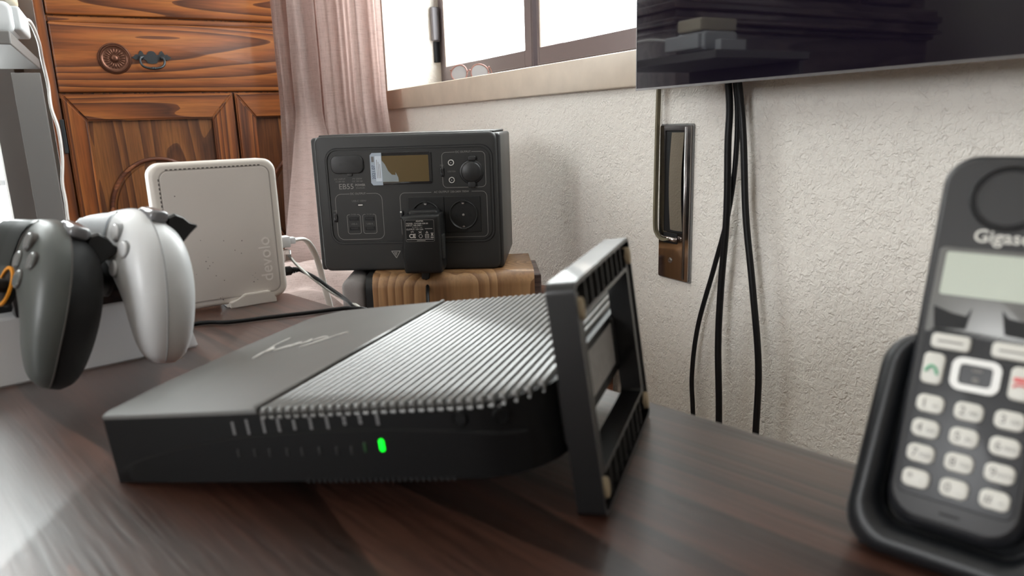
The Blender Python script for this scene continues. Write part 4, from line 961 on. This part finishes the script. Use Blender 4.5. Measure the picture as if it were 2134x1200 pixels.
for x in (0.0826, 0.0922, 0.1008, 0.1107, 0.1189, 0.1284, 0.1377, 0.1455): lamp(x, 0.0158, 'station', 0.0022, 0.0006, 'unlit_light')
lamp(0.1526, 0.0170, 'led_dim', 0.0024, 0.0007, 'unlit_light', 'very dim green light'); lamp(0.1614, 0.0178, 'led', 0.0030, 0.0012, 'light', 'bright green light')
for x in (0.2010, 0.2190):
    p = fpt(x, 0.0285, 0.0); a = 0 if x <= 0.205 else math.asin((x-0.205)/0.0345)
    bm = lathe([(0, -0.0006), (0.0027, -0.0006), (0.0031, -0.0012), (0.0036, -0.0008), (0.0037, 0.001)], None, 24)
    bmesh.ops.transform(bm, matrix=tr(*p) @ Matrix.Rotation(a, 4, 'Z'), verts=bm.verts); obj('push_button', bm, 'router_front', rt, 40)
bm = bmesh.new()
for k in range(26):
    x = 0.118+k*0.0030; slab(bm, rr(x, -0.0002, x+0.0015, 0.0016, 0.0003, 2), fy_(x)-0.0012, fy_(x)+0.001)
obj('lower_vents', bm, 'deep', rt)
# emblem strokes on the smooth top
bm = bmesh.new()
def stroke(pts, w0, w1):
    P = catmull([(a, b, 0) for a, b in pts], 5); L_, R_ = [], []
    for i, p in enumerate(P):
        d = (P[min(i+1, len(P)-1)]-P[max(i-1, 0)]).normalized(); n_ = Vector((-d.y, d.x, 0)); t_ = i/(len(P)-1)
        w_ = (w0+(w1-w0)*math.sin(PI*t_))*0.5
        L_.append((p+n_*w_).xy); R_.append((p-n_*w_).xy)
    slab(bm, [tuple(a) for a in L_]+[tuple(a) for a in R_[::-1]], TH-0.0002, TH+0.0005, plane='XY')
for s_, a_, b_ in (([(0.0223, 0.0921), (0.0206, 0.102), (0.0200, 0.1104)], 0.0006, 0.0018), ([(0.0200, 0.1104), (0.0172, 0.122), (0.0172, 0.1372)], 0.0016, 0.0010), ([(0.0215, 0.1060), (0.0210, 0.112), (0.0215, 0.1150)], 0.0010, 0.0042),
                   ([(0.0264, 0.1073), (0.031, 0.116), (0.036, 0.1215)], 0.0008, 0.0030), ([(0.0330, 0.1150), (0.0350, 0.1215), (0.0365, 0.1240)], 0.001, 0.0036), ([(0.040, 0.1306), (0.0405, 0.1250), (0.0385, 0.1200)], 0.0008, 0.0022),
                   ([(0.0445, 0.1110), (0.0500, 0.1240), (0.0560, 0.1370)], 0.0008, 0.0022), ([(0.0560, 0.1370), (0.0600, 0.1440)], 0.0008, 0.0016), ([(0.0430, 0.1270), (0.0460, 0.1340), (0.0500, 0.1345)], 0.0008, 0.0022)):
    stroke(s_, a_, b_)
obj('emblem', bm, 'emblem', rt, 40, label='emblem of curved strokes, its shine painted pale')
obj('rating_label', B((XR-0.0003, 0.060, 0.006), (XR+0.0003, 0.190, 0.031)), 'label', rt, label='grey printed label on the end face')
# stand ring: seen from its underside
stt = thing('x', None, None); stt.name = 'stand'; stt.parent = rt; stt.matrix_parent_inverse = Matrix(); stt.matrix_basis = Matrix()
stt.name = 'stand_ring'
bpy.data.objects.remove(stt)
SX0, SX1 = 0.2400, 0.2535; SY0, SY1 = 0.0345, 0.1640; SZ0, SZ1 = -0.0325, 0.0795
def yz(bm, y0, z0, y1, z1, x0=SX0, x1=SX1, bev=0.0015): return box(bm, (x0, y0, z0), (x1, y1, z1), bev)
bm = bmesh.new()
P = rr(SY0, SZ0, SY1, SZ1, 0.005, 4); Qi = rr(SY0+0.0115, SZ0+0.0195, SY1-0.0125, SZ1-0.0185, 0.003, 4)
ring(bm, P, Qi, SX0, SX0+0.0035, 'XY')
Po = rr(SY0+0.0022, SZ0+0.0022, SY1-0.0022, SZ1-0.0022, 0.003, 4); ring(bm, P, Po, SX0+0.0035, SX1, 'XY')
Qo = rr(SY0+0.0095, SZ0+0.0173, SY1-0.0105, SZ1-0.0163, 0.003, 4); ring(bm, Qo, Qi, SX0+0.0035, SX1-0.001, 'XY')
bmesh.ops.transform(bm, matrix=Matrix(((0, 0, 1, 0), (1, 0, 0, 0), (0, 1, 0, 0), (0, 0, 0, 1))), verts=bm.verts)
std = obj('stand', bm, 'standblack', rt, 40, label='black rectangular stand ring seen from underneath')
# solid long sides
for y0, y1 in ((SY0+0.002, SY0+0.0098), (SY1-0.0108, SY1-0.002)): obj('side_bar', B((SX0+0.003, y0, SZ0+0.006), (SX1-0.0012, y1, SZ1-0.006), 0.0005), 'black', std)
# cell webs along both end bars
nw = 9
for z0, z1 in ((SZ1-0.0165, SZ1-0.0022), (SZ0+0.0022, SZ0+0.0175)):
    for k in range(1, nw):
        y = SY0+0.010+(SY1-SY0-0.021)*k/nw
        obj('web', B((SX0+0.003, y-0.0007, z0), (SX1-0.0010, y+0.0007, z1)), 'router_mark' if False else 'station', std)
    bm = bmesh.new(); zc_ = (z0+z1)/2; box(bm, (SX0+0.003, SY0+0.010, zc_-0.0006), (SX1-0.0045, SY1-0.011, zc_+0.0006)); obj('web', bm, 'station', std)
for y, z in ((SY0+0.0068, SZ1-0.0130), (SY1-0.0072, SZ1-0.0105), (SY0+0.0068, SZ0+0.0130), (SY1-0.0072, SZ0+0.0110)):
    bm = bmesh.new(); slab(bm, circ(y, z, 0.0036, 20, 0.0052), SX1-0.0030, SX1+0.0012, plane='XY', back=0.0008)
    bmesh.ops.transform(bm, matrix=Matrix(((0, 0, 1, 0), (1, 0, 0, 0), (0, 1, 0, 0), (0, 0, 0, 1))), verts=bm.verts)
    obj('rubber_foot', bm, 'pad', std, 50, label='beige rubber foot')
for a_, b_ in ((SY0+0.002, SY0+0.016), (SY1-0.016, SY1-0.002)): obj('stand_bracket', B((XR-0.002, a_, 0.004), (SX0+0.001, b_, TH-0.004), 0.001), 'black', rt)

# ------------------------------------------------------------------ cordless phone and its cradle
yaw, tilt = math.radians(-71.7), math.radians(21.1)
px_ = Vector((math.cos(yaw), math.sin(yaw), 0)); pn = Vector((math.sin(yaw), -math.cos(yaw), 0))
pz = Vector((0, 0, 1))*math.cos(tilt)-pn*math.sin(tilt); py = pz.cross(px_)
pm = frame((0.2790, 0.1463, 0.8140), px_, py, pz)
ph = thing('cordless_phone', 'black cordless telephone handset with pale keys, leaning in its cradle at the right', 'telephone', pm)
def taper(pts, k): return [(x*(1+k*(z-0.027)/0.075), z) for x, z in pts]
oh = taper(rr(-0.0246, -0.0490, 0.0246, 0.1050, 0.0125, 8), 0.035)
obj('case', S(oh, -0.0005, 0.0225, 0.005, 5, back=0.006), 'phone', ph, 40)
fi = taper(rr(-0.0224, -0.0450, 0.0224, 0.1020, 0.0105, 8), 0.035)
obj('face_panel', S(fi, -0.0012, 0.003, 0.0008), 'phone_face', ph, 40)
ls = obj('earpiece', lathe([(0, -0.0002), (0.0105, -0.0004), (0.0118, 0.0008), (0.0126, -0.0016), (0.0136, -0.0004), (0.0138, 0.002)], tr(-0.0005, -0.0008, 0.0862), 40), 'phone_face', ph, 40)
bm = bmesh.new(); ring(bm, circ(-0.0005, 0.0862, 0.0122, 40), circ(-0.0005, 0.0862, 0.0108, 40), -0.0013, 0.001); obj('earpiece_groove', bm, 'deep', ls)
text('Gigaset', 0.0073, 'key', ph, 0.0010, 0.0700, -0.0013, bold=0.0001)
sg = obj('screen_bezel', S(rr(-0.0208, 0.0285, 0.0208, 0.0648, 0.002), -0.0016, 0.0, 0.0005), 'phone_bar', ph, 40, label='grey surround of the screen')
obj('screen', S(rr(-0.0180, 0.0450, 0.0180, 0.0628, 0.001), -0.0018, -0.001), 'phone_lcd', sg, label='pale green grey screen')
obj('painted_reflection', S([(-0.0190, 0.0400), (-0.0175, 0.0310), (-0.0065, 0.0318), (-0.0055, 0.0408), (-0.0070, 0.0372), (-0.0120, 0.0378)], -0.0019, -0.001), 'deep', sg, label='black reflection painted on the grey bar')  # flat black shapes painted in for reflections on the bar
obj('painted_reflection', S([(0.0190, 0.0400), (0.0175, 0.0310), (0.0065, 0.0318), (0.0045, 0.0412), (0.0070, 0.0385), (0.0120, 0.0378)][::-1], -0.0019, -0.001), 'deep', sg, label='black reflection painted on the grey bar')
obj('key_field', S(taper(rr(-0.0205, -0.0370, 0.0205, 0.0315, 0.004), 0.02), -0.0016, 0.0, 0.0004), 'phone', ph, 40)
def key(x, z, w_, h, r=0.0022, m='key', name='key', top=-0.0034): return obj(name, S(rr(x-w_/2, z-h/2, x+w_/2, z+h/2, r), top, -0.001, 0.0008), m, ph, 50)
for s in (-1, 1):
    k_ = key(s*0.0104, 0.0258, 0.0138, 0.0062, 0.0018, name='soft_key')
    obj('dash', S(rr(s*0.0104-0.0045, 0.0254, s*0.0104+0.0045, 0.0261, 0.0003, 2), -0.0035, -0.0033), 'key_ink', k_)
gk = key(-0.0148, 0.0143, 0.0076, 0.0128, name='call_key')
bm = bmesh.new(); tube(bm, [(-0.0172, -0.0036, 0.0128), (-0.0160, -0.0036, 0.0148), (-0.0148, -0.0036, 0.0152), (-0.0136, -0.0036, 0.0140), (-0.0128, -0.0036, 0.0120)], 0.0006, 6, 3); obj('call_symbol', bm, 'green_ink', gk, label='green handset symbol')
rk = key(0.0148, 0.0143, 0.0076, 0.0128, name='end_key')
bm = bmesh.new(); slab(bm, rr(0.0122, 0.0148, 0.0174, 0.0166, 0.0006), -0.0036, -0.0033); tube(bm, [(0.0124, -0.0036, 0.0128), (0.0136, -0.0036, 0.0138), (0.0160, -0.0036, 0.0138), (0.0172, -0.0036, 0.0128)], 0.0005, 6, 3); obj('end_symbol', bm, 'red_ink', rk, label='red handset symbol')
bm = bmesh.new(); ring(bm, rr(-0.0083, 0.0078, 0.0083, 0.0208, 0.0036), rr(-0.0056, 0.0103, 0.0056, 0.0183, 0.0016), -0.0036, 0.0); nv = obj('navigation_ring', bm, 'nav', ph, 40, label='white square navigation ring')
obj('navigation_centre', S(rr(-0.0056, 0.0103, 0.0056, 0.0183, 0.0014), -0.0024, 0), 'phone', nv)
bm = bmesh.new(); slab(bm, rr(-0.0015, 0.0158, 0.0020, 0.0168, 0.0004), -0.0027, -0.0023); slab(bm, rr(-0.0010, 0.0118, 0.0014, 0.0136, 0.0007), -0.0027, -0.0023); obj('navigation_mark', bm, 'key_ink', nv)
lab_ = [['1', '2', '3'], ['4', '5', '6'], ['7', '8', '9'], ['*', '0', '#']]; sub_ = [['oo', 'ABC', 'DEF'], ['GHI', 'JKL', 'MNO'], ['PQRS', 'TUV', 'WXYZ'], ['~', '_', '-o']]
for r_ in range(4):
    for c_ in range(3):
        x = (c_-1)*0.01334; z = -r_*0.0101
        k_ = key(x, z, 0.0098, 0.0072, 0.0026)
        text(lab_[r_][c_], 0.0048, 'key_ink', k_, x-0.0020, z, -0.0035); text(sub_[r_][c_], 0.0020, 'key_ink', k_, x+0.0020, z-0.0004, -0.0035, sx=0.9)
obj('microphone_slot', S(rr(-0.0035, -0.0415, 0.0035, -0.0406, 0.0003), -0.0014, 0), 'deep', ph)
cr_ = thing('phone_cradle', 'black charging cradle holding the cordless handset, right foreground', 'phone cradle', pm)
oc = [(x, z) for x, z in rr(-0.0390, -0.0650, 0.0390, 0.0285, 0.0150, 8)]
oc = [(x*(1-0.0009*max(0, z+0.04)/0.0011*0.0011/0.0009*0.0-0.075*max(0, (z+0.03))/0.056), z) for x, z in oc]
def inn(d): return [(x*(0.0262+d)/0.0390, -0.0510-d+(z+0.0650)/(0.0935)*(0.0770+2*d)) for x, z in oc]
bm = bmesh.new(); ring(bm, oc, inn(0.0006), 0.0085, 0.0240)
bl = bmesh.new()
# rounded front lip: rings from outer wall over to the recess
def ringrow(scale_t):
    t_ = scale_t; a = PI*t_; return t_, a
rows = []; N_ = 12; O_ = oc; I_ = inn(0.0006)
for k in range(N_+1):
    a = PI*k/N_; t_ = (1-math.cos(a))/2; dep = 0.0095-0.0065*math.sin(a)
    rows.append([bl.verts.new((o[0]*(1-t_)+i[0]*t_, dep-(0.0035 if o[1] < -0.02 else 0.0035*max(0, 1-(o[1]+0.02)/0.03))*math.sin(a), o[1]*(1-t_)+i[1]*t_)) for o, i in zip(O_, I_)])
for a, b in zip(rows, rows[1:]):
    for i in range(len(O_)): bl.faces.new((a[i], a[(i+1) % len(O_)], b[(i+1) % len(O_)], b[i]))
me = bpy.data.meshes.new('x'); bl.to_mesh(me); bl.free(); bm.from_mesh(me); bpy.data.meshes.remove(me)
obj('shell', bm, 'cradle', cr_, 60)
obj('back_wall', S(inset(oc, 0.0005), 0.0236, 0.0300, 0.0, back=0.004), 'cradle', cr_, 40)
# wedge foot resting on the table (built upright, then placed in cradle space)
im = pm.inverted(); bm = bmesh.new()
up_ = [(-0.0335, -0.0620, 0.020), (0.0335, -0.0620, 0.020), (0.0335, -0.030, 0.0295), (-0.0335, -0.030, 0.0295)]
topv = [pm @ Vector((x, y, z)) for x, z, y in up_]
foot = [Vector((v.x, v.y, 0.7505)) for v in [pm @ Vector((-0.0355, 0.006, -0.063)), pm @ Vector((0.0355, 0.006, -0.063))]]
fb = [foot[1]+(-pn)*0.058, foot[0]+(-pn)*0.058]
vs = [bm.verts.new(im @ p) for p in (foot[0], foot[1], fb[0], fb[1])] + [bm.verts.new(im @ p) for p in (pm @ Vector((-0.0345, 0.012, -0.058)), pm @ Vector((0.0345, 0.012, -0.058)), pm @ Vector((0.030, 0.030, -0.005)), pm @ Vector((-0.030, 0.030, -0.005)))]
for f in ((0, 1, 2, 3), (0, 4, 5, 1), (1, 5, 6, 2), (2, 6, 7, 3), (3, 7, 4, 0), (4, 7, 6, 5)): bm.faces.new([vs[i] for i in f])
bmesh.ops.recalc_face_normals(bm, faces=bm.faces)
bmesh.ops.bevel(bm, geom=list(bm.edges), offset=0.003, segments=3, affect='EDGES')
obj('foot', bm, 'cradle', cr_, 40)

# ------------------------------------------------------------------ television on the window wall
tv = thing('television', 'large black flat television on the wall, reflecting dark panelled furniture', 'television', tr(0.58, 0.742, CAM_Z+0.0345))
obj('screen', B((0.0, -1.235, 0.0022), (0.006, 0.0, 0.712), 0.0), 'tv', tv)
bm = bmesh.new(); box(bm, (-0.0008, -1.236, 0.0), (0.0065, 0.001, 0.0024)); box(bm, (-0.0004, 0.0, 0.0), (0.0065, 0.0012, 0.714)); box(bm, (-0.0004, -1.2362, 0.0), (0.0065, -1.235, 0.714)); box(bm, (-0.0004, -1.236, 0.712), (0.0065, 0.001, 0.714))
obj('bezel', bm, 'tv_edge', tv, label='thin grey metal rim')
obj('rear_housing', B((0.006, -1.12, 0.05), (0.045, -0.12, 0.60), 0.008), 'black', tv, 40)
obj('wall_bracket', B((0.045, -0.75, 0.20), (0.0595, -0.55, 0.45), 0.0), 'iron', tv)

# ------------------------------------------------------------------ three cables below the television
def z_(v): return [(0.62 if i_ else 0.622, y, CAM_Z+z) for i_, (y, z) in enumerate(v)]
c1 = [(0.600, 0.619, 1.03)] + [(0.616, 0.6195, CAM_Z+0.02)] + [(0.617, y, CAM_Z+z) for y, z in ((0.620, -0.031), (0.618, -0.115), (0.623, -0.203), (0.624, -0.276), (0.618, -0.375), (0.615, -0.55), (0.61, -0.92))]
c2 = [(0.600, 0.612, 1.03)] + [(0.622, 0.614, CAM_Z+0.02)] + [(0.626, y, CAM_Z+z) for y, z in ((0.616, -0.048), (0.625, -0.115), (0.645, -0.183), (0.670, -0.263), (0.6785, -0.33), (0.675, -0.381), (0.665, -0.50), (0.66, -0.92))]
c3 = [(0.600, 0.606, 1.03)] + [(0.618, 0.605, CAM_Z+0.02)] + [(0.620, y, CAM_Z+z) for y, z in ((0.599, -0.031), (0.591, -0.112), (0.576, -0.194), (0.562, -0.283), (0.561, -0.364), (0.563, -0.50), (0.57, -0.92))]
for c_, r_, lab in ((c1, 0.0042, 'thick black cable hanging straight down, middle of the three below the television'), (c2, 0.0031, 'black cable bowing out to the left, leftmost of the three below the television'), (c3, 0.0040, 'black cable bowing to the right, rightmost of the three below the television')):
    tag(obj('hanging_cable', T(c_, r_, 12), 'cable_black', None, 179), lab, 'cable', 'cables below the television')

# ------------------------------------------------------------------ shutter strap and its winder box
wd = thing('strap_winder', 'chrome shutter strap winder set in the wall, its strap coiled inside', 'strap winder', frame((RX, 0.757, CAM_Z-0.2105), (0, -1, 0), (1, 0, 0), (0, 0, 1)))
# local x runs along the wall towards the television, y into the wall
bm = bmesh.new(); ring(bm, rr(-0.0045, -0.002, 0.0545, 0.2010, 0.002, 3), rr(0.0055, 0.0615, 0.0425, 0.1945, 0.001, 3), -0.0045, -0.0005)
obj('cover_plate', bm, 'chrome', wd, 30, label='chrome cover plate')
bm = bmesh.new(); ring(bm, rr(-0.0065, -0.004, 0.0570, 0.2030, 0.002, 3), rr(-0.0045, -0.002, 0.0545, 0.2010, 0.002, 3), -0.0015, 0.0002); obj('mastic_edge', bm, 'clear', wd)
obj('raised_edge', T([(0.0455, -0.0052, 0.000), (0.0455, -0.0052, 0.199)], 0.0012, 8, 1), 'metal', wd, 179)
obj('recess', S(rr(0.0055, 0.0615, 0.0425, 0.1945, 0.001, 3), -0.0030, -0.0006), 'deep', wd)
bm = bmesh.new(); rows = []
for j in range(25):
    z = 0.064+0.128*j/24; bul = 0.0035*math.sin(PI*j/24)
    rows.append([bm.verts.new((0.0165+0.024*i/6, -0.0030-bul-0.002*math.sin(PI*i/6), z)) for i in range(7)])
for a, b in zip(rows, rows[1:]):
    for i in range(6): bm.faces.new((a[i], a[i+1], b[i+1], b[i]))
obj('coiled_strap', bm, 'strap_dark', wd, 179, label='coil of brown woven strap')
obj('slot', S(rr(0.006, 0.0460, 0.033, 0.0600, 0.001), -0.0052, -0.004), 'deep', wd)
obj('roller', T([(0.004, -0.0085, 0.0535), (0.0345, -0.0085, 0.0525)], 0.0030, 10, 1), 'chrome', wd, 179)
sw = obj('screw', lathe([(0, -0.0012), (0.0032, -0.0012), (0.0040, 0), (0.0040, 0.002)], tr(0.0195, -0.0045, 0.0225), 20), 'metal', wd, 40)
obj('screw_slot', B((0.0175, -0.0062, 0.0222), (0.0215, -0.0056, 0.0228)), 'deep', sw)
sp_ = [(RX-0.004, 0.7635, 1.10), (RX-0.006, 0.7635, 1.00), (RX-0.008, 0.7635, 0.92), (RX-0.010, 0.7625, 0.84), (RX-0.011, 0.7615, 0.79), (RX-0.011, 0.757, 0.777), (RX-0.012, 0.745, 0.771), (RX-0.010, 0.7335, 0.7725)]
bm = bmesh.new(); P = catmull(sp_, 8); rows = []
for i, p in enumerate(P):
    d = (P[min(i+1, len(P)-1)]-P[max(i-1, 0)]).normalized(); a_ = Vector((1, 0, 0)); n_ = d.cross(a_).normalized()
    w_ = 0.0028; rows.append([bm.verts.new(p+a_*w_+n_*0.0017), bm.verts.new(p-a_*w_+n_*0.0017), bm.verts.new(p-a_*w_-n_*0.0017), bm.verts.new(p+a_*w_-n_*0.0017)])
for a, b in zip(rows, rows[1:]):
    for i in range(4): bm.faces.new((a[i], a[(i+1) % 4], b[(i+1) % 4], b[i]))
bm.faces.new(rows[0]); bm.faces.new(rows[-1])
tag(obj('shutter_strap', bm, 'strap', None, 40), 'narrow olive woven strap running down the wall into the chrome winder', 'strap')

# ------------------------------------------------------------------ spectacles on the sill
gl = thing('spectacles', 'pair of spectacles standing on the marble sill in front of the window', 'spectacles', frame((0.700, 1.487, 1.0215), (0.80, -0.60, 0), (0.60, 0.80, 0), (0, 0, 1)))
for s in (-1, 1):
    P_ = [(s*0.0215+0.019*math.cos(2*PI*k/24)*(1+0.1*s*math.cos(2*PI*k/24)), 0.004*math.cos(2*PI*k/24)*s, 0.019+0.0175*math.sin(2*PI*k/24)) for k in range(25)]
    obj('rim', T(P_, 0.0016, 8, 1), 'brass', gl, 179)
    bm = bmesh.new(); vs = [bm.verts.new((p[0]*0.98+s*0.0004, p[1]+0.0002, p[2])) for p in P_[:-1]]; bm.faces.new(vs); bmesh.ops.solidify(bm, geom=bm.faces, thickness=0.0010)
    obj('lens', bm, 'lens', gl)
obj('bridge', T([(-0.0045, 0, 0.022), (0, 0.002, 0.0255), (0.0045, 0, 0.022)], 0.0014, 8), 'brass', gl, 179)
obj('temple', T([(0.0415, 0.001, 0.028), (0.0445, 0.004, 0.030), (0.045, 0.03, 0.020), (0.040, 0.055, 0.004)], 0.0014, 8), 'brass', gl, 179)
obj('temple', T([(-0.0415, 0.001, 0.026), (-0.0435, 0.004, 0.026), (-0.040, 0.03, 0.016), (-0.036, 0.055, 0.003)], 0.0014, 8), 'brass', gl, 179)

# ------------------------------------------------------------------ dark furniture across the room (seen mirrored in the television)
df = thing('dark_dresser', 'dark panelled dresser with stepped mouldings, seen mirrored in the television', 'dresser', tr(-0.62, 2.03, 0))
obj('base', B((-1.40, 0.0, 0.0), (0.02, 0.40, 1.235), 0.003), 'darkwood', df)
for k, (ov, z0, z1) in enumerate(((0.03, 1.225, 1.245), (0.065, 1.245, 1.262), (0.045, 1.262, 1.290), (0.060, 1.290, 1.316), (0.04, 1.316, 1.345))):
    obj('moulding', B((-1.40, -ov, z0), (0.02+ov, 0.40, z1), 0.006, 3), 'darkwood', df, 40)
obj('upper_case', B((-1.40, 0.03, 1.345), (0.045, 0.40, 1.62), 0.002), 'darkwood', df)
for k in range(4):
    x1 = 0.035-k*0.34; x0 = x1-0.30
    dr_ = obj('door', B((x0, 0.015, 1.365), (x1, 0.03, 1.60), 0.002), 'darkwood', df)
    bm = bmesh.new(); ring(bm, rr(x0+0.002, 1.367, x1-0.002, 1.598, 0.003, 2), rr(x0+0.055, 1.42, x1-0.055, 1.545, 0.003, 2), 0.0, 0.016); obj('door_frame', bm, 'darkwood', dr_)
    bm = bmesh.new(); ring(bm, rr(x0+0.055, 1.42, x1-0.055, 1.545, 0.003, 2), rr(x0+0.072, 1.437, x1-0.072, 1.528, 0.003, 2), 0.006, 0.016); obj('door_moulding', bm, 'darkwood', dr_)
